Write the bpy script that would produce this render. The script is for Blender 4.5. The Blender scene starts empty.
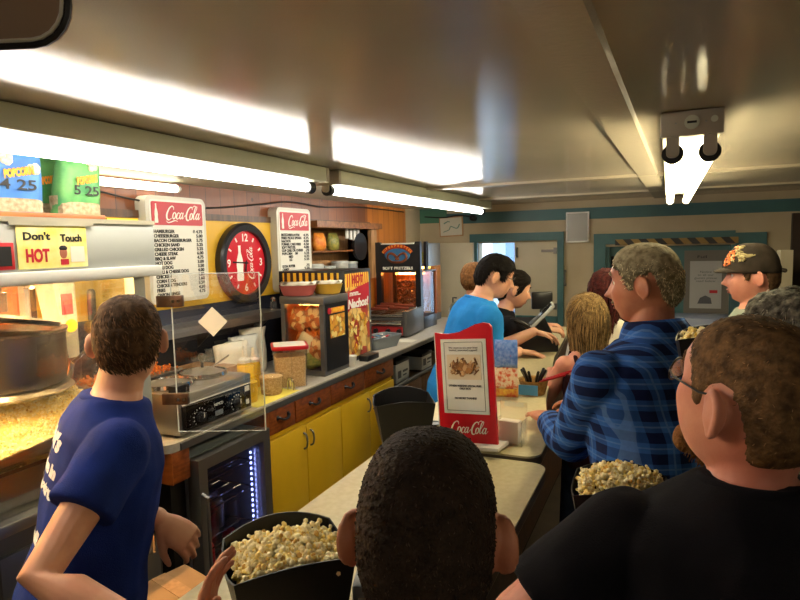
import bpy, bmesh, math, random
from math import sin, cos, pi, radians, sqrt, exp, atan2, acos
from mathutils import Vector as V, Matrix as MX, noise, Euler
from mathutils.bvhtree import BVHTree
random.seed(11)
D = bpy.data; S = bpy.context.scene; COL = S.collection

# ------------------------------------------------------------------ materials
def lin(h):
    h = h.lstrip('#'); c = [int(h[i:i+2], 16)/255 for i in (0, 2, 4)]
    return tuple(x/12.92 if x <= .04045 else ((x+.055)/1.055)**2.4 for x in c) + (1,)
MATS = {}
EXPO = 1.4; ONLY = None
def mat(name, col, rough=.5, metal=0, col2=None, nscale=8, bump=0, bscale=60, emit=0, trans=0, alpha=1, sss=0, coat=0, ior=1.45, stretch=None, detail=4, ramp=(.35, .65), spec=.5):
    m = D.materials.new(name); m.use_nodes = True; nt = m.node_tree; b = nt.nodes['Principled BSDF']
    c = lin(col); b.inputs['Base Color'].default_value = c
    b.inputs['Roughness'].default_value = rough; b.inputs['Metallic'].default_value = metal
    b.inputs['Transmission Weight'].default_value = trans; b.inputs['Alpha'].default_value = alpha
    b.inputs['IOR'].default_value = ior; b.inputs['Coat Weight'].default_value = coat
    b.inputs['Specular IOR Level'].default_value = spec
    if sss:
        b.inputs['Subsurface Weight'].default_value = sss; b.inputs['Subsurface Radius'].default_value = (.02, .008, .004)
    if emit:
        b.inputs['Emission Color'].default_value = c; b.inputs['Emission Strength'].default_value = emit
    tc = mp = None
    def coords():
        nonlocal tc, mp
        if tc is None:
            tc = nt.nodes.new('ShaderNodeTexCoord'); mp = nt.nodes.new('ShaderNodeMapping')
            if stretch: mp.inputs['Scale'].default_value = stretch
            nt.links.new(tc.outputs['Object'], mp.inputs['Vector'])
        return mp.outputs['Vector']
    if col2:
        n = nt.nodes.new('ShaderNodeTexNoise'); n.inputs['Scale'].default_value = nscale; n.inputs['Detail'].default_value = detail
        nt.links.new(coords(), n.inputs['Vector'])
        r = nt.nodes.new('ShaderNodeValToRGB'); r.color_ramp.elements[0].color = c; r.color_ramp.elements[1].color = lin(col2)
        r.color_ramp.elements[0].position, r.color_ramp.elements[1].position = ramp
        nt.links.new(n.outputs['Fac'], r.inputs['Fac']); nt.links.new(r.outputs['Color'], b.inputs['Base Color'])
    if bump:
        n2 = nt.nodes.new('ShaderNodeTexNoise'); n2.inputs['Scale'].default_value = bscale; n2.inputs['Detail'].default_value = 3
        nt.links.new(coords(), n2.inputs['Vector'])
        bp = nt.nodes.new('ShaderNodeBump'); bp.inputs['Strength'].default_value = bump; bp.inputs['Distance'].default_value = .01
        nt.links.new(n2.outputs['Fac'], bp.inputs['Height']); nt.links.new(bp.outputs['Normal'], b.inputs['Normal'])
    MATS[name] = m; return m

def node_mat(name, rough=.5):
    m = D.materials.new(name); m.use_nodes = True
    b = m.node_tree.nodes['Principled BSDF']; b.inputs['Roughness'].default_value = rough
    return m, m.node_tree, b
def mathn(nt, op, a, b=None):
    n = nt.nodes.new('ShaderNodeMath'); n.operation = op
    for i, v in enumerate((a, b)):
        if v is None: continue
        if isinstance(v, (int, float)): n.inputs[i].default_value = v
        else: nt.links.new(v, n.inputs[i])
    return n.outputs[0]
def mixn(nt, fac, a, b):
    n = nt.nodes.new('ShaderNodeMix'); n.data_type = 'RGBA'
    if isinstance(fac, (int, float)): n.inputs[0].default_value = fac
    else: nt.links.new(fac, n.inputs[0])
    for i, v in ((6, a), (7, b)):
        if isinstance(v, str): n.inputs[i].default_value = lin(v)
        else: nt.links.new(v, n.inputs[i])
    return n.outputs[2]
def xyz(nt):
    tc = nt.nodes.new('ShaderNodeTexCoord'); sp = nt.nodes.new('ShaderNodeSeparateXYZ')
    nt.links.new(tc.outputs['Object'], sp.inputs[0]); return sp.outputs, tc.outputs['Object']
def plank_mat(name, c1, c2, dark, axis, width, grain_axis, rough=.35):
    m, nt, b = node_mat(name, rough); o, vec = xyz(nt)
    u = mathn(nt, 'DIVIDE', o[axis], width)
    fl = mathn(nt, 'FLOOR', u); fr = mathn(nt, 'FRACT', u)
    wn = nt.nodes.new('ShaderNodeTexWhiteNoise'); wn.noise_dimensions = '1D'; nt.links.new(fl, wn.inputs['W'])
    mp = nt.nodes.new('ShaderNodeMapping'); sc = [14, 14, 14]; sc[grain_axis] = 1.6; mp.inputs['Scale'].default_value = sc
    nt.links.new(vec, mp.inputs['Vector'])
    n = nt.nodes.new('ShaderNodeTexNoise'); n.inputs['Scale'].default_value = 2.5; n.inputs['Detail'].default_value = 6; n.inputs['Distortion'].default_value = .8
    nt.links.new(mp.outputs[0], n.inputs['Vector'])
    k = mathn(nt, 'ADD', mathn(nt, 'MULTIPLY', wn.outputs['Value'], .55), mathn(nt, 'MULTIPLY', n.outputs['Fac'], .6))
    k = mathn(nt, 'SUBTRACT', k, .12)
    col = mixn(nt, k, c1, c2)
    vo = nt.nodes.new('ShaderNodeTexVoronoi'); vo.inputs['Scale'].default_value = 5.5; nt.links.new(vec, vo.inputs['Vector'])
    kn = mathn(nt, 'LESS_THAN', vo.outputs['Distance'], .07); col = mixn(nt, mathn(nt, 'MULTIPLY', kn, .7), col, dark)
    g = mathn(nt, 'LESS_THAN', fr, .035); col = mixn(nt, g, col, dark)
    nt.links.new(col, b.inputs['Base Color']); MATS[name] = m; return m
def plaid_mat(name):
    m, nt, b = node_mat(name, .85); o, vec = xyz(nt)
    b.inputs['Specular IOR Level'].default_value = .15
    def bands(sock, period, lo, ph=0):
        fr = mathn(nt, 'FRACT', mathn(nt, 'ADD', mathn(nt, 'DIVIDE', sock, period), ph)); return mathn(nt, 'LESS_THAN', fr, lo)
    xy = mathn(nt, 'ADD', o[0], mathn(nt, 'MULTIPLY', o[1], .6))
    a = bands(xy, .050, .5); c = bands(o[2], .052, .5)
    a2 = bands(xy, .050, .08, .29); c2 = bands(o[2], .052, .08, .29)
    k = mathn(nt, 'MULTIPLY', mathn(nt, 'ADD', a, c), .5)
    col = mixn(nt, k, '#3a70c4', '#101a40')
    l = mathn(nt, 'MAXIMUM', a2, c2); col = mixn(nt, mathn(nt, 'MULTIPLY', l, .35), col, '#7fa4dc')
    n = nt.nodes.new('ShaderNodeTexNoise'); n.inputs['Scale'].default_value = 90; nt.links.new(vec, n.inputs['Vector'])
    col = mixn(nt, mathn(nt, 'MULTIPLY', n.outputs['Fac'], .35), col, '#1a2c60')
    nt.links.new(col, b.inputs['Base Color']); MATS[name] = m; return m
def stripe_mat(name, c1, c2, axis_expr, period, frac=.5, rough=.5):
    m, nt, b = node_mat(name, rough); o, vec = xyz(nt)
    s = None
    for i, w in enumerate(axis_expr):
        if w: t = mathn(nt, 'MULTIPLY', o[i], w); s = t if s is None else mathn(nt, 'ADD', s, t)
    g = mathn(nt, 'LESS_THAN', mathn(nt, 'FRACT', mathn(nt, 'DIVIDE', s, period)), frac)
    nt.links.new(mixn(nt, g, c1, c2), b.inputs['Base Color']); MATS[name] = m; return m
def chips_mat(name, a, b_, c, scale=22, rough=.45, emit=0):
    m, nt, b = node_mat(name, rough); o, vec = xyz(nt)
    vo = nt.nodes.new('ShaderNodeTexVoronoi'); vo.inputs['Scale'].default_value = scale; vo.inputs['Randomness'].default_value = 1
    nt.links.new(vec, vo.inputs['Vector'])
    sp = nt.nodes.new('ShaderNodeSeparateColor'); nt.links.new(vo.outputs['Color'], sp.inputs[0])
    col = mixn(nt, sp.outputs[0], a, b_); g = mathn(nt, 'GREATER_THAN', sp.outputs[1], .75); col = mixn(nt, g, col, c)
    e = mathn(nt, 'GREATER_THAN', vo.outputs['Distance'], .62); col = mixn(nt, mathn(nt, 'MULTIPLY', e, .5), col, '#6b3a12')
    nt.links.new(col, b.inputs['Base Color'])
    if emit:
        nt.links.new(col, b.inputs['Emission Color']); b.inputs['Emission Strength'].default_value = emit
    MATS[name] = m; return m

# ------------------------------------------------------------------ mesh helpers
class MB:
    def __init__(s): s.bm = bmesh.new(); s.mi = 0
    def box(s, x0, x1, y0, y1, z0, z1, bev=0, seg=2, mx=None):
        n0 = len(s.bm.faces)
        vs = [s.bm.verts.new(p) for p in [(x0,y0,z0),(x1,y0,z0),(x1,y1,z0),(x0,y1,z0),(x0,y0,z1),(x1,y0,z1),(x1,y1,z1),(x0,y1,z1)]]
        fs = [s.bm.faces.new([vs[i] for i in q]) for q in [(3,2,1,0),(4,5,6,7),(0,1,5,4),(1,2,6,5),(2,3,7,6),(3,0,4,7)]]
        if bev:
            es = list({e for f in fs for e in f.edges})
            r = bmesh.ops.bevel(s.bm, geom=es, offset=bev, segments=seg, affect='EDGES', profile=.5)
        if mx:
            s.bm.faces.ensure_lookup_table()
            for v in {v for f in s.bm.faces[n0:] for v in f.verts}: v.co = mx @ v.co
        return s
    def rings(s, rings, cap=True, closed=False):
        R = [[s.bm.verts.new(p) for p in r] for r in rings]; n = len(R[0]); fs = []
        L = len(R)
        for i in range(L if closed else L-1):
            a, b = R[i], R[(i+1) % L]
            for j in range(n): fs.append(s.bm.faces.new((a[j], a[(j+1) % n], b[(j+1) % n], b[j])))
        if cap and not closed:
            fs += [s.bm.faces.new(R[0][::-1]), s.bm.faces.new(R[-1])]
        if s.mi:
            for f in fs: f.material_index = s.mi
        return s
    def tube(s, pts, rad, n=10, cap=True, dome=False, flat=1, up=None, closed=False):
        pts = [V(p) for p in pts]; L = len(pts)
        if isinstance(rad, (int, float)): rad = [rad]*L
        rad = list(rad)
        if dome:
            d0 = (pts[0]-pts[1]).normalized(); d1 = (pts[-1]-pts[-2]).normalized()
            a, b = [], []
            for k in (.3, .62, .86):
                h = sqrt(1-k*k); a.append((pts[0]+d0*rad[0]*h, rad[0]*k)); b.append((pts[-1]+d1*rad[-1]*h, rad[-1]*k))
            pts = [x[0] for x in a]+pts+[x[0] for x in b[::-1]]; rad = [x[1] for x in a]+rad+[x[1] for x in b[::-1]]; L = len(pts)
        rings = []; u = V(up) if up else None
        for i in range(L):
            if closed: t = (pts[(i+1) % L]-pts[i-1]).normalized()
            else: t = (pts[min(i+1, L-1)]-pts[max(i-1, 0)]).normalized()
            if u is None:
                u = t.orthogonal().normalized()
            uu = (u - t*u.dot(t))
            uu = uu.normalized() if uu.length > 1e-6 else t.orthogonal().normalized()
            if not up: u = uu
            w = t.cross(uu)
            rings.append([pts[i] + (w*cos(2*pi*j/n) + uu*flat*sin(2*pi*j/n))*rad[i] for j in range(n)])
        return s.rings(rings, cap, closed)
    def cyl(s, p0, p1, r0, r1=None, n=20, cap=True):
        return s.tube([p0, p1], [r0, r0 if r1 is None else r1], n, cap)
    def lathe(s, prof, c=(0,0,0), n=24, cap=True, sx=1, sy=1):
        return s.rings([[(c[0]+r*cos(2*pi*j/n)*sx, c[1]+r*sin(2*pi*j/n)*sy, c[2]+z) for j in range(n)] for r, z in prof], cap)
    def prism(s, poly, y0, y1, plane='xz'):
        def P(a, b, c): return (a, c, b) if plane == 'xz' else ((a, b, c) if plane == 'xy' else (c, a, b))
        return s.rings([[P(a, b, y0) for a, b in poly], [P(a, b, y1) for a, b in poly]])
    def ell(s, c, r, n=16, m=10, mx=None):
        c = V(c); rg = []
        for i in range(1, m):
            ph = pi*i/m; ring = []
            for j in range(n):
                th = 2*pi*j/n; p = V((r[0]*sin(ph)*cos(th), r[1]*sin(ph)*sin(th), -r[2]*cos(ph)))
                ring.append(c + (mx @ p if mx else p))
            rg.append(ring)
        return s.rings(rg)
    def mesh(s, name, smooth=True, recalc=True):
        if recalc: bmesh.ops.recalc_face_normals(s.bm, faces=s.bm.faces)
        me = D.meshes.new(name); s.bm.to_mesh(me); s.bm.free()
        if smooth:
            me.polygons.foreach_set('use_smooth', [True]*len(me.polygons))
        return me
    def build(s, name, mats, parent=None, loc=(0,0,0), rot=(0,0,0), smooth='auto', **kw):
        me = s.mesh(name, smooth is True)
        if smooth == 'auto':
            me.polygons.foreach_set('use_smooth', [True]*len(me.polygons))
            try: me.set_sharp_from_angle(angle=radians(38))
            except Exception: pass
        return link(name, me, mats, parent, loc, rot, **kw)
def link(name, me, mats, parent=None, loc=(0,0,0), rot=(0,0,0), label=None, cat=None, group=None, kind=None):
    o = D.objects.new(name, me); COL.objects.link(o)
    for m in (mats if isinstance(mats, (list, tuple)) else [mats]): me.materials.append(MATS[m] if isinstance(m, str) else m)
    o.location = loc; o.rotation_euler = rot
    if parent: o.parent = parent
    tag(o, label, cat, group, kind); return o
def tag(o, label=None, cat=None, group=None, kind=None):
    if label: o['label'] = label
    if cat: o['category'] = cat
    if group: o['group'] = group
    if kind: o['kind'] = kind
    return o
def thing(name, label, cat, loc=(0,0,0), rz=0, group=None, kind=None):
    o = D.objects.new(name, None); COL.objects.link(o); o.location = loc; o.rotation_euler = (0, 0, rz); o.empty_display_size = .05
    return tag(o, label, cat, group, kind)
def dup(root, loc, rz=None, label=None, group=None):
    r = root.copy(); COL.objects.link(r); r.location = loc
    if rz is not None: r.rotation_euler = (0, 0, rz)
    if label: r['label'] = label
    if group: r['group'] = group
    for ch in list(root.children):
        c = ch.copy(); COL.objects.link(c); c.parent = r
        for g in ch.children:
            d = g.copy(); COL.objects.link(d); d.parent = c
    return r
def box(name, m, dims, parent=None, bev=0, **kw):
    return MB().box(*dims, bev=bev).build(name, m, parent, **kw)
def struct(name, m, dims, bev=0):
    return MB().box(*dims, bev=bev).build(name, m, kind='structure')
def wall_holes(name, m, axis, t0, t1, a0, a1, z0, z1, holes):
    """wall slab normal to axis ('x' or 'y'), spanning a0..a1 x z0..z1, with rectangular openings (b0,b1,c0,c1)"""
    us = sorted({a0, a1, *[h[0] for h in holes], *[h[1] for h in holes]}); zs = sorted({z0, z1, *[h[2] for h in holes], *[h[3] for h in holes]})
    b = MB()
    for i in range(len(us)-1):
        for j in range(len(zs)-1):
            uc, zc = (us[i]+us[i+1])/2, (zs[j]+zs[j+1])/2
            if any(h[0] < uc < h[1] and h[2] < zc < h[3] for h in holes): continue
            if axis == 'x': b.box(t0, t1, us[i], us[i+1], zs[j], zs[j+1])
            else: b.box(us[i], us[i+1], t0, t1, zs[j], zs[j+1])
    return b.build(name, m, kind='structure')
FRONT = (pi/2, 0, 0)      # lettering upright on a face that looks towards local -y
def text(parent, name, s, m, loc, h, w=None, rot=FRONT, al='CENTER', ex=.0005, shear=0, bold=0, spacing=1, line=1.0, label=None):
    cu = D.curves.new('t', 'FONT'); cu.body = s; cu.size = h/.7; cu.extrude = ex; cu.align_x = al; cu.align_y = 'CENTER'
    cu.resolution_u = 3; cu.shear = shear; cu.offset = bold; cu.space_character = spacing; cu.space_line = line
    o = D.objects.new('t', cu); COL.objects.link(o); bpy.context.view_layer.update()
    me = D.meshes.new_from_object(o.evaluated_get(bpy.context.evaluated_depsgraph_get())); D.objects.remove(o)
    if w and len(me.vertices):
        xs = [v.co.x for v in me.vertices]; k = w/(max(xs)-min(xs))
        for v in me.vertices: v.co.x *= k
    me.name = name; me.materials.clear()
    return link(name, me, m, parent, loc, rot, label=label)
def catmull(p, n=6):
    q = [p[0]] + list(p) + [p[-1]]; out = []
    for i in range(1, len(q)-2):
        for j in range(n):
            t = j/n; o = []
            for k in range(len(p[0])):
                a, b, c, d = q[i-1][k], q[i][k], q[i+1][k], q[i+2][k]
                o.append(.5*(2*b + (c-a)*t + (2*a-5*b+4*c-d)*t*t + (3*b-a-3*c+d)*t**3))
            out.append(tuple(o))
    out.append(tuple(p[-1])); return out
SCRIPT = [  # flowing script logo, strokes of (x, y, thickness) in a box 1 wide, .36 high
    [(.215,.255,.012),(.20,.30,.02),(.15,.32,.022),(.09,.27,.034),(.055,.17,.042),(.075,.09,.034),(.13,.065,.022),(.19,.10,.012)],
    [(.06,.05,.006),(.12,.015,.016),(.20,.03,.022),(.29,.055,.016),(.37,.04,.006)],
    [(.265,.205,.02),(.225,.19,.03),(.215,.125,.03),(.25,.085,.02),(.285,.12,.03),(.285,.18,.028),(.255,.205,.016)],
    [(.385,.185,.02),(.355,.205,.018),(.325,.17,.03),(.32,.11,.028),(.35,.085,.018),(.395,.12,.01)],
    [(.465,.19,.014),(.435,.205,.02),(.405,.16,.03),(.405,.11,.028),(.435,.09,.018),(.465,.14,.014)],
    [(.485,.21,.02),(.47,.14,.028),(.475,.095,.022),(.50,.10,.012),(.525,.14,.012),(.555,.16,.02)],
    [(.72,.27,.012),(.705,.31,.02),(.66,.32,.022),(.605,.27,.034),(.575,.17,.042),(.595,.09,.034),(.645,.065,.022),(.69,.10,.012)],
    [(.715,.205,.02),(.685,.18,.03),(.68,.12,.03),(.71,.085,.02),(.745,.12,.03),(.745,.18,.028),(.715,.205,.016)],
    [(.755,.14,.01),(.80,.20,.014),(.84,.29,.018),(.835,.335,.016),(.80,.31,.024),(.78,.20,.03),(.785,.11,.026),(.81,.09,.014),(.84,.13,.01)],
    [(.70,.30,.008),(.75,.345,.014),(.80,.34,.012),(.79,.30,.008)],
    [(.915,.19,.014),(.885,.205,.02),(.855,.16,.03),(.855,.11,.028),(.885,.09,.018),(.915,.14,.014)],
    [(.935,.21,.02),(.92,.14,.028),(.925,.095,.022),(.95,.10,.014),(.985,.15,.008)]]
def script_logo(parent, w, loc, rot=FRONT, m='white_ink', name='script_lettering', hscale=1.0):
    b = MB(); z = 0
    for st in SCRIPT:
        pts = catmull(st, 5); L = []; R = []; z += .00002
        for i, (x, y, t) in enumerate(pts):
            x0, y0, _ = pts[max(i-1, 0)]; x1, y1, _ = pts[min(i+1, len(pts)-1)]
            dx, dy = x1-x0, y1-y0; l = sqrt(dx*dx+dy*dy) or 1; nx, ny = -dy/l*t/2, dx/l*t/2
            for lst, q in ((L, (x+nx, y+ny)), (R, (x-nx, y-ny))):
                lst.append(((q[0]+.28*(q[1]-.18)-.5)*w, (q[1]-.18)*w*hscale, z))
        for i in range(len(L)-1):
            vs = [b.bm.verts.new(p) for p in (L[i], R[i], R[i+1], L[i+1])]
            b.bm.faces.new(vs)
    me = b.mesh(name, False, False); o = link(name, me, m, parent, loc, rot); return o
def bottle_poly(h):
    pr = [(.13,0),(.15,.1),(.12,.28),(.145,.45),(.12,.6),(.05,.8),(.045,.95),(.055,1)]
    return [(x*h, y*h) for x, y in pr] + [(-x*h, y*h) for x, y in pr[::-1]]
def rrect(x0, x1, z0, z1, r, n=5):
    out = []
    for cx, cz, a in ((x1-r, z0+r, -90), (x1-r, z1-r, 0), (x0+r, z1-r, 90), (x0+r, z0+r, 180)):
        for i in range(n+1):
            t = radians(a+90*i/n); out.append((cx+r*cos(t), cz+r*sin(t)))
    return out
# ------------------------------------------------------------------ people
def sstep(a, b, x):
    t = max(0, min(1, (x-a)/(b-a))); return t*t*(3-2*t)
def G(x, s): return exp(-(x/s)**2)
def head_point(az, pol, f=1.0, nose=1.0, jaw=1.0):
    dx, dy, dz = sin(pol)*sin(az), sin(pol)*cos(az), cos(pol)
    p = 2.55; k = 1/((abs(dx)**p+abs(dy)**p+abs(dz)**p)**(1/p))
    x, y, z = .076*dx*k, (.092 if dy > 0 else .100)*dy*k, .116*dz*k
    if z < 0:
        t = min(1, -z/.116); x *= 1-.20*t**1.5/jaw
        if dy < 0: y *= 1-.42*sstep(.1, 1, t)
    if z > .04: y += .004
    fr = sstep(.25, .75, dy)
    if fr > 0:
        ax = abs(x); a = 0
        nz = sstep(.032, -.030, z)*(1-sstep(-.030, -.043, z)) if z < .032 else 0
        a += nose*.022*nz*G(x, .0115) + nose*.010*G(x, .019)*G(z+.031, .011)
        a += -.012*G(ax-.032, .016)*G(z-.011, .013)
        a += .006*G(ax-.028, .028)*G(z-.035, .012)
        a += .006*G(x, .024)*(G(z+.056, .006)+G(z+.068, .0065)) - .003*G(x, .022)*G(z+.0618, .003)
        a += .010*G(x, .028)*G(z+.099, .018) - .004*G(x, .03)*G(z+.081, .008)
        a += .004*G(ax-.045, .02)*G(z+.018, .02)
        y += a*fr
    return V((x, y, z))
HLINE = [(0,.074),(.45,.072),(.72,.055),(.95,.045),(1.1,.014),(1.22,-.012),(1.35,-.014),(1.43,.022),(1.6,.032),(1.9,.029),(2.03,.0),(2.17,-.045),(2.5,-.064),(pi,-.070)]
def interp(tab, x):
    for (a, u), (b, v) in zip(tab, tab[1:]):
        if x <= b: return u+(v-u)*max(0, (x-a))/(b-a)
    return tab[-1][1]
def ring_at(c, ax, ay, rx, ry, n=28, p=2.4):
    out = []
    for j in range(n):
        t = 2*pi*j/n; a, b = cos(t), sin(t); k = 1/((abs(a)**p+abs(b)**p)**(1/p))
        out.append(c + ax*(a*k*rx) + ay*(b*k*ry))
    return out
def remesh(mb, voxel, smooth=3, fac=.5):
    me = mb.mesh('tmp', True); o = D.objects.new('tmp', me); COL.objects.link(o)
    r = o.modifiers.new('r', 'REMESH'); r.mode = 'VOXEL'; r.voxel_size = voxel; r.use_smooth_shade = True
    if smooth:
        s = o.modifiers.new('s', 'SMOOTH'); s.factor = fac; s.iterations = smooth
    bpy.context.view_layer.update()
    m2 = D.meshes.new_from_object(o.evaluated_get(bpy.context.evaluated_depsgraph_get()))
    D.objects.remove(o); D.meshes.remove(me); m2.polygons.foreach_set('use_smooth', [True]*len(m2.polygons)); return m2
def wrinkle(me, amp, scale, seed=0, stretch=(1,1,1), nb=2):
    me.update(); off = V((seed*3.1, seed*1.7, 0))
    cos_ = []
    for v in me.vertices:
        q = V((v.co.x*stretch[0], v.co.y*stretch[1], v.co.z*stretch[2]))*scale+off
        a = noise.noise(q)
        a = (1-abs(a)*2.2)*.6 + noise.noise(q*2.1+V((5,1,3)))*.4
        cos_.append(v.co + v.normal*a*amp)
    for v, c in zip(me.vertices, cos_): v.co = c
def hand(mb, W, f, nrm, thumb, curl=.35, k=1.0, spread=.10, fold=None):
    f = f.normalized(); nrm = (nrm - f*nrm.dot(f)).normalized(); s = f.cross(nrm)*thumb   # s points to the thumb side
    def pal(t, w, d): return ring_at(W+f*t*k, s, nrm, w*k, d*k, 14, 2.6)
    mb.rings([pal(-.012,.020,.016), pal(.005,.026,.015), pal(.03,.036,.0145), pal(.06,.041,.0135), pal(.085,.040,.012), pal(.092,.036,.009)])
    for i, (o, L) in enumerate(((.029,.072), (.0095,.082), (-.0105,.076), (-.030,.059))):
        b = W + (f*(.080-.004*abs(i-1)) + s*o)*k; d = (f + s*(o/.03*spread)).normalized(); pts = [b-d*.02*k, b]; ang = 0
        for seg in (.44, .31, .25):
            ang += curl*(1.0 if seg > .4 else 1.25) + .04*i*curl
            dd = (d*cos(ang) + nrm*sin(ang)).normalized(); pts.append(pts[-1] + dd*L*seg*k)
        mb.tube(pts, [.0095*k, .0095*k, .0086*k, .0078*k, .0065*k], 10, dome=True)
    t0 = W + (f*.018 + s*.022)*k; td = (f*.72 + s*.62 + nrm*.30).normalized(); td2 = (f*.9 + s*.25 + nrm*(.3+curl*.4)).normalized()
    mb.tube([t0, t0+td*.032*k, t0+td*.056*k, t0+td*.056*k+td2*.030*k], [.014*k, .0125*k, .0105*k, .0078*k], 10, dome=True)
def ik(Sh, W, l1, l2, pole):
    d = W-Sh; L = min(d.length, .998*(l1+l2)); dn = d.normalized()
    a = (l1*l1-l2*l2+L*L)/(2*L); h = sqrt(max(l1*l1-a*a, 0)); p = (pole-dn*pole.dot(dn)).normalized()
    return Sh+dn*a+p*h, Sh+dn*L
def build_hair(parent, HM, color, opt, rng):
    """cap of hair that follows the skull, plus many separate locks"""
    thick = opt.get('thick', .012); low = opt.get('low', 0); front = opt.get('front', 0); bald = opt.get('bald', 0)
    def m(p, az):
        a = abs(az); line = interp(HLINE, a) + (low if a > 1.8 else 0) + (front if a < .8 else 0)
        v = sstep(-.006, .012, p.z-line)
        if bald and p.z > .03:
            r = sqrt((p.x/.058)**2+((p.y-.035)/.07)**2); v *= 1-bald*(1-sstep(.7, 1.15, r))*sstep(.03, .07, p.z)
        return v
    NA, NP = 120, 66; mb = MB(); grid = []
    for i in range(NP):
        pol = .02+(pi*.86)*i/(NP-1); row = []
        for j in range(NA):
            az = -pi+2*pi*j/NA; p = head_point(az, pol); nrm = V((p.x/.076**2, p.y/.095**2, p.z/.116**2)).normalized()
            mk = m(p, az); th = thick*(1+opt.get('top', 0)*sstep(.02, .1, p.z))*(1+opt.get('nz', .35)*noise.noise(V((p.x*60, p.y*30, p.z*22))+V((opt.get('seed', 0), 0, 0)))+.15*noise.noise(p*140))
            if opt.get('back') and az*az > 4: th += opt['back']*sstep(-.1, .0, p.z)*sstep(2.0, 2.8, abs(az))
            row.append((mb.bm.verts.new(HM @ (p+nrm*(-.004+(th+.004)*mk))), mk))
        grid.append(row)
    for i in range(NP-1):
        for j in range(NA):
            q = [grid[i][j], grid[i+1][j], grid[i+1][(j+1) % NA], grid[i][(j+1) % NA]]
            if max(x[1] for x in q) > .02: mb.bm.faces.new([x[0] for x in q])
    mb.bm.faces.new([grid[0][j][0] for j in range(NA)])
    for v in [v for v in mb.bm.verts if not v.link_faces]: mb.bm.verts.remove(v)
    n = opt.get('n', 1500); L = opt.get('len', .03); rad = opt.get('rad', .0011); crown = V(opt.get('crown', (.01, -.045, .11)))
    made = 0; guard = 0; sweep = opt.get('sweep', 0); mess = opt.get('mess', .35)
    while made < n and guard < n*12:
        guard += 1; pol = acos(1-1.75*rng.random()); az = rng.uniform(-pi, pi); p = head_point(az, pol); mk = m(p, az)
        if rng.random() > mk*1.1-.1: continue
        nrm = V((p.x/.076**2, p.y/.095**2, p.z/.116**2)).normalized()
        t = (p-crown); t = (t-nrm*t.dot(nrm)); t = t.normalized() if t.length > 1e-5 else V((0, 1, 0))
        t = (t + nrm.cross(t)*sweep + V((rng.gauss(0, 1), rng.gauss(0, 1), rng.gauss(0, 1)))*mess); t = (t-nrm*t.dot(nrm)).normalized()
        l = L*rng.uniform(.6, 1.25)*(.55+.45*mk); q = p+nrm*(thick*.55*mk); pts = [HM @ q]; lift = opt.get('lift', .35)
        for s_ in range(4):
            q = q + (t*(1-lift*.5) + nrm*(lift*(1-s_*.45)))*l/4
            nn = V((q.x/.076**2, q.y/.095**2, q.z/.116**2)).normalized(); t = (t-nn*t.dot(nn)*.9).normalized(); nrm = nn
            pts.append(HM @ q)
        mb.mi = rng.choice((0, 0, 1, 2)); mb.tube(pts, [rad, rad*1.15, rad, rad*.75, rad*.25], 3, cap=False); made += 1
    mb.build('hair', [color, color+'_d', color+'_l'], parent, smooth=True)
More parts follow.
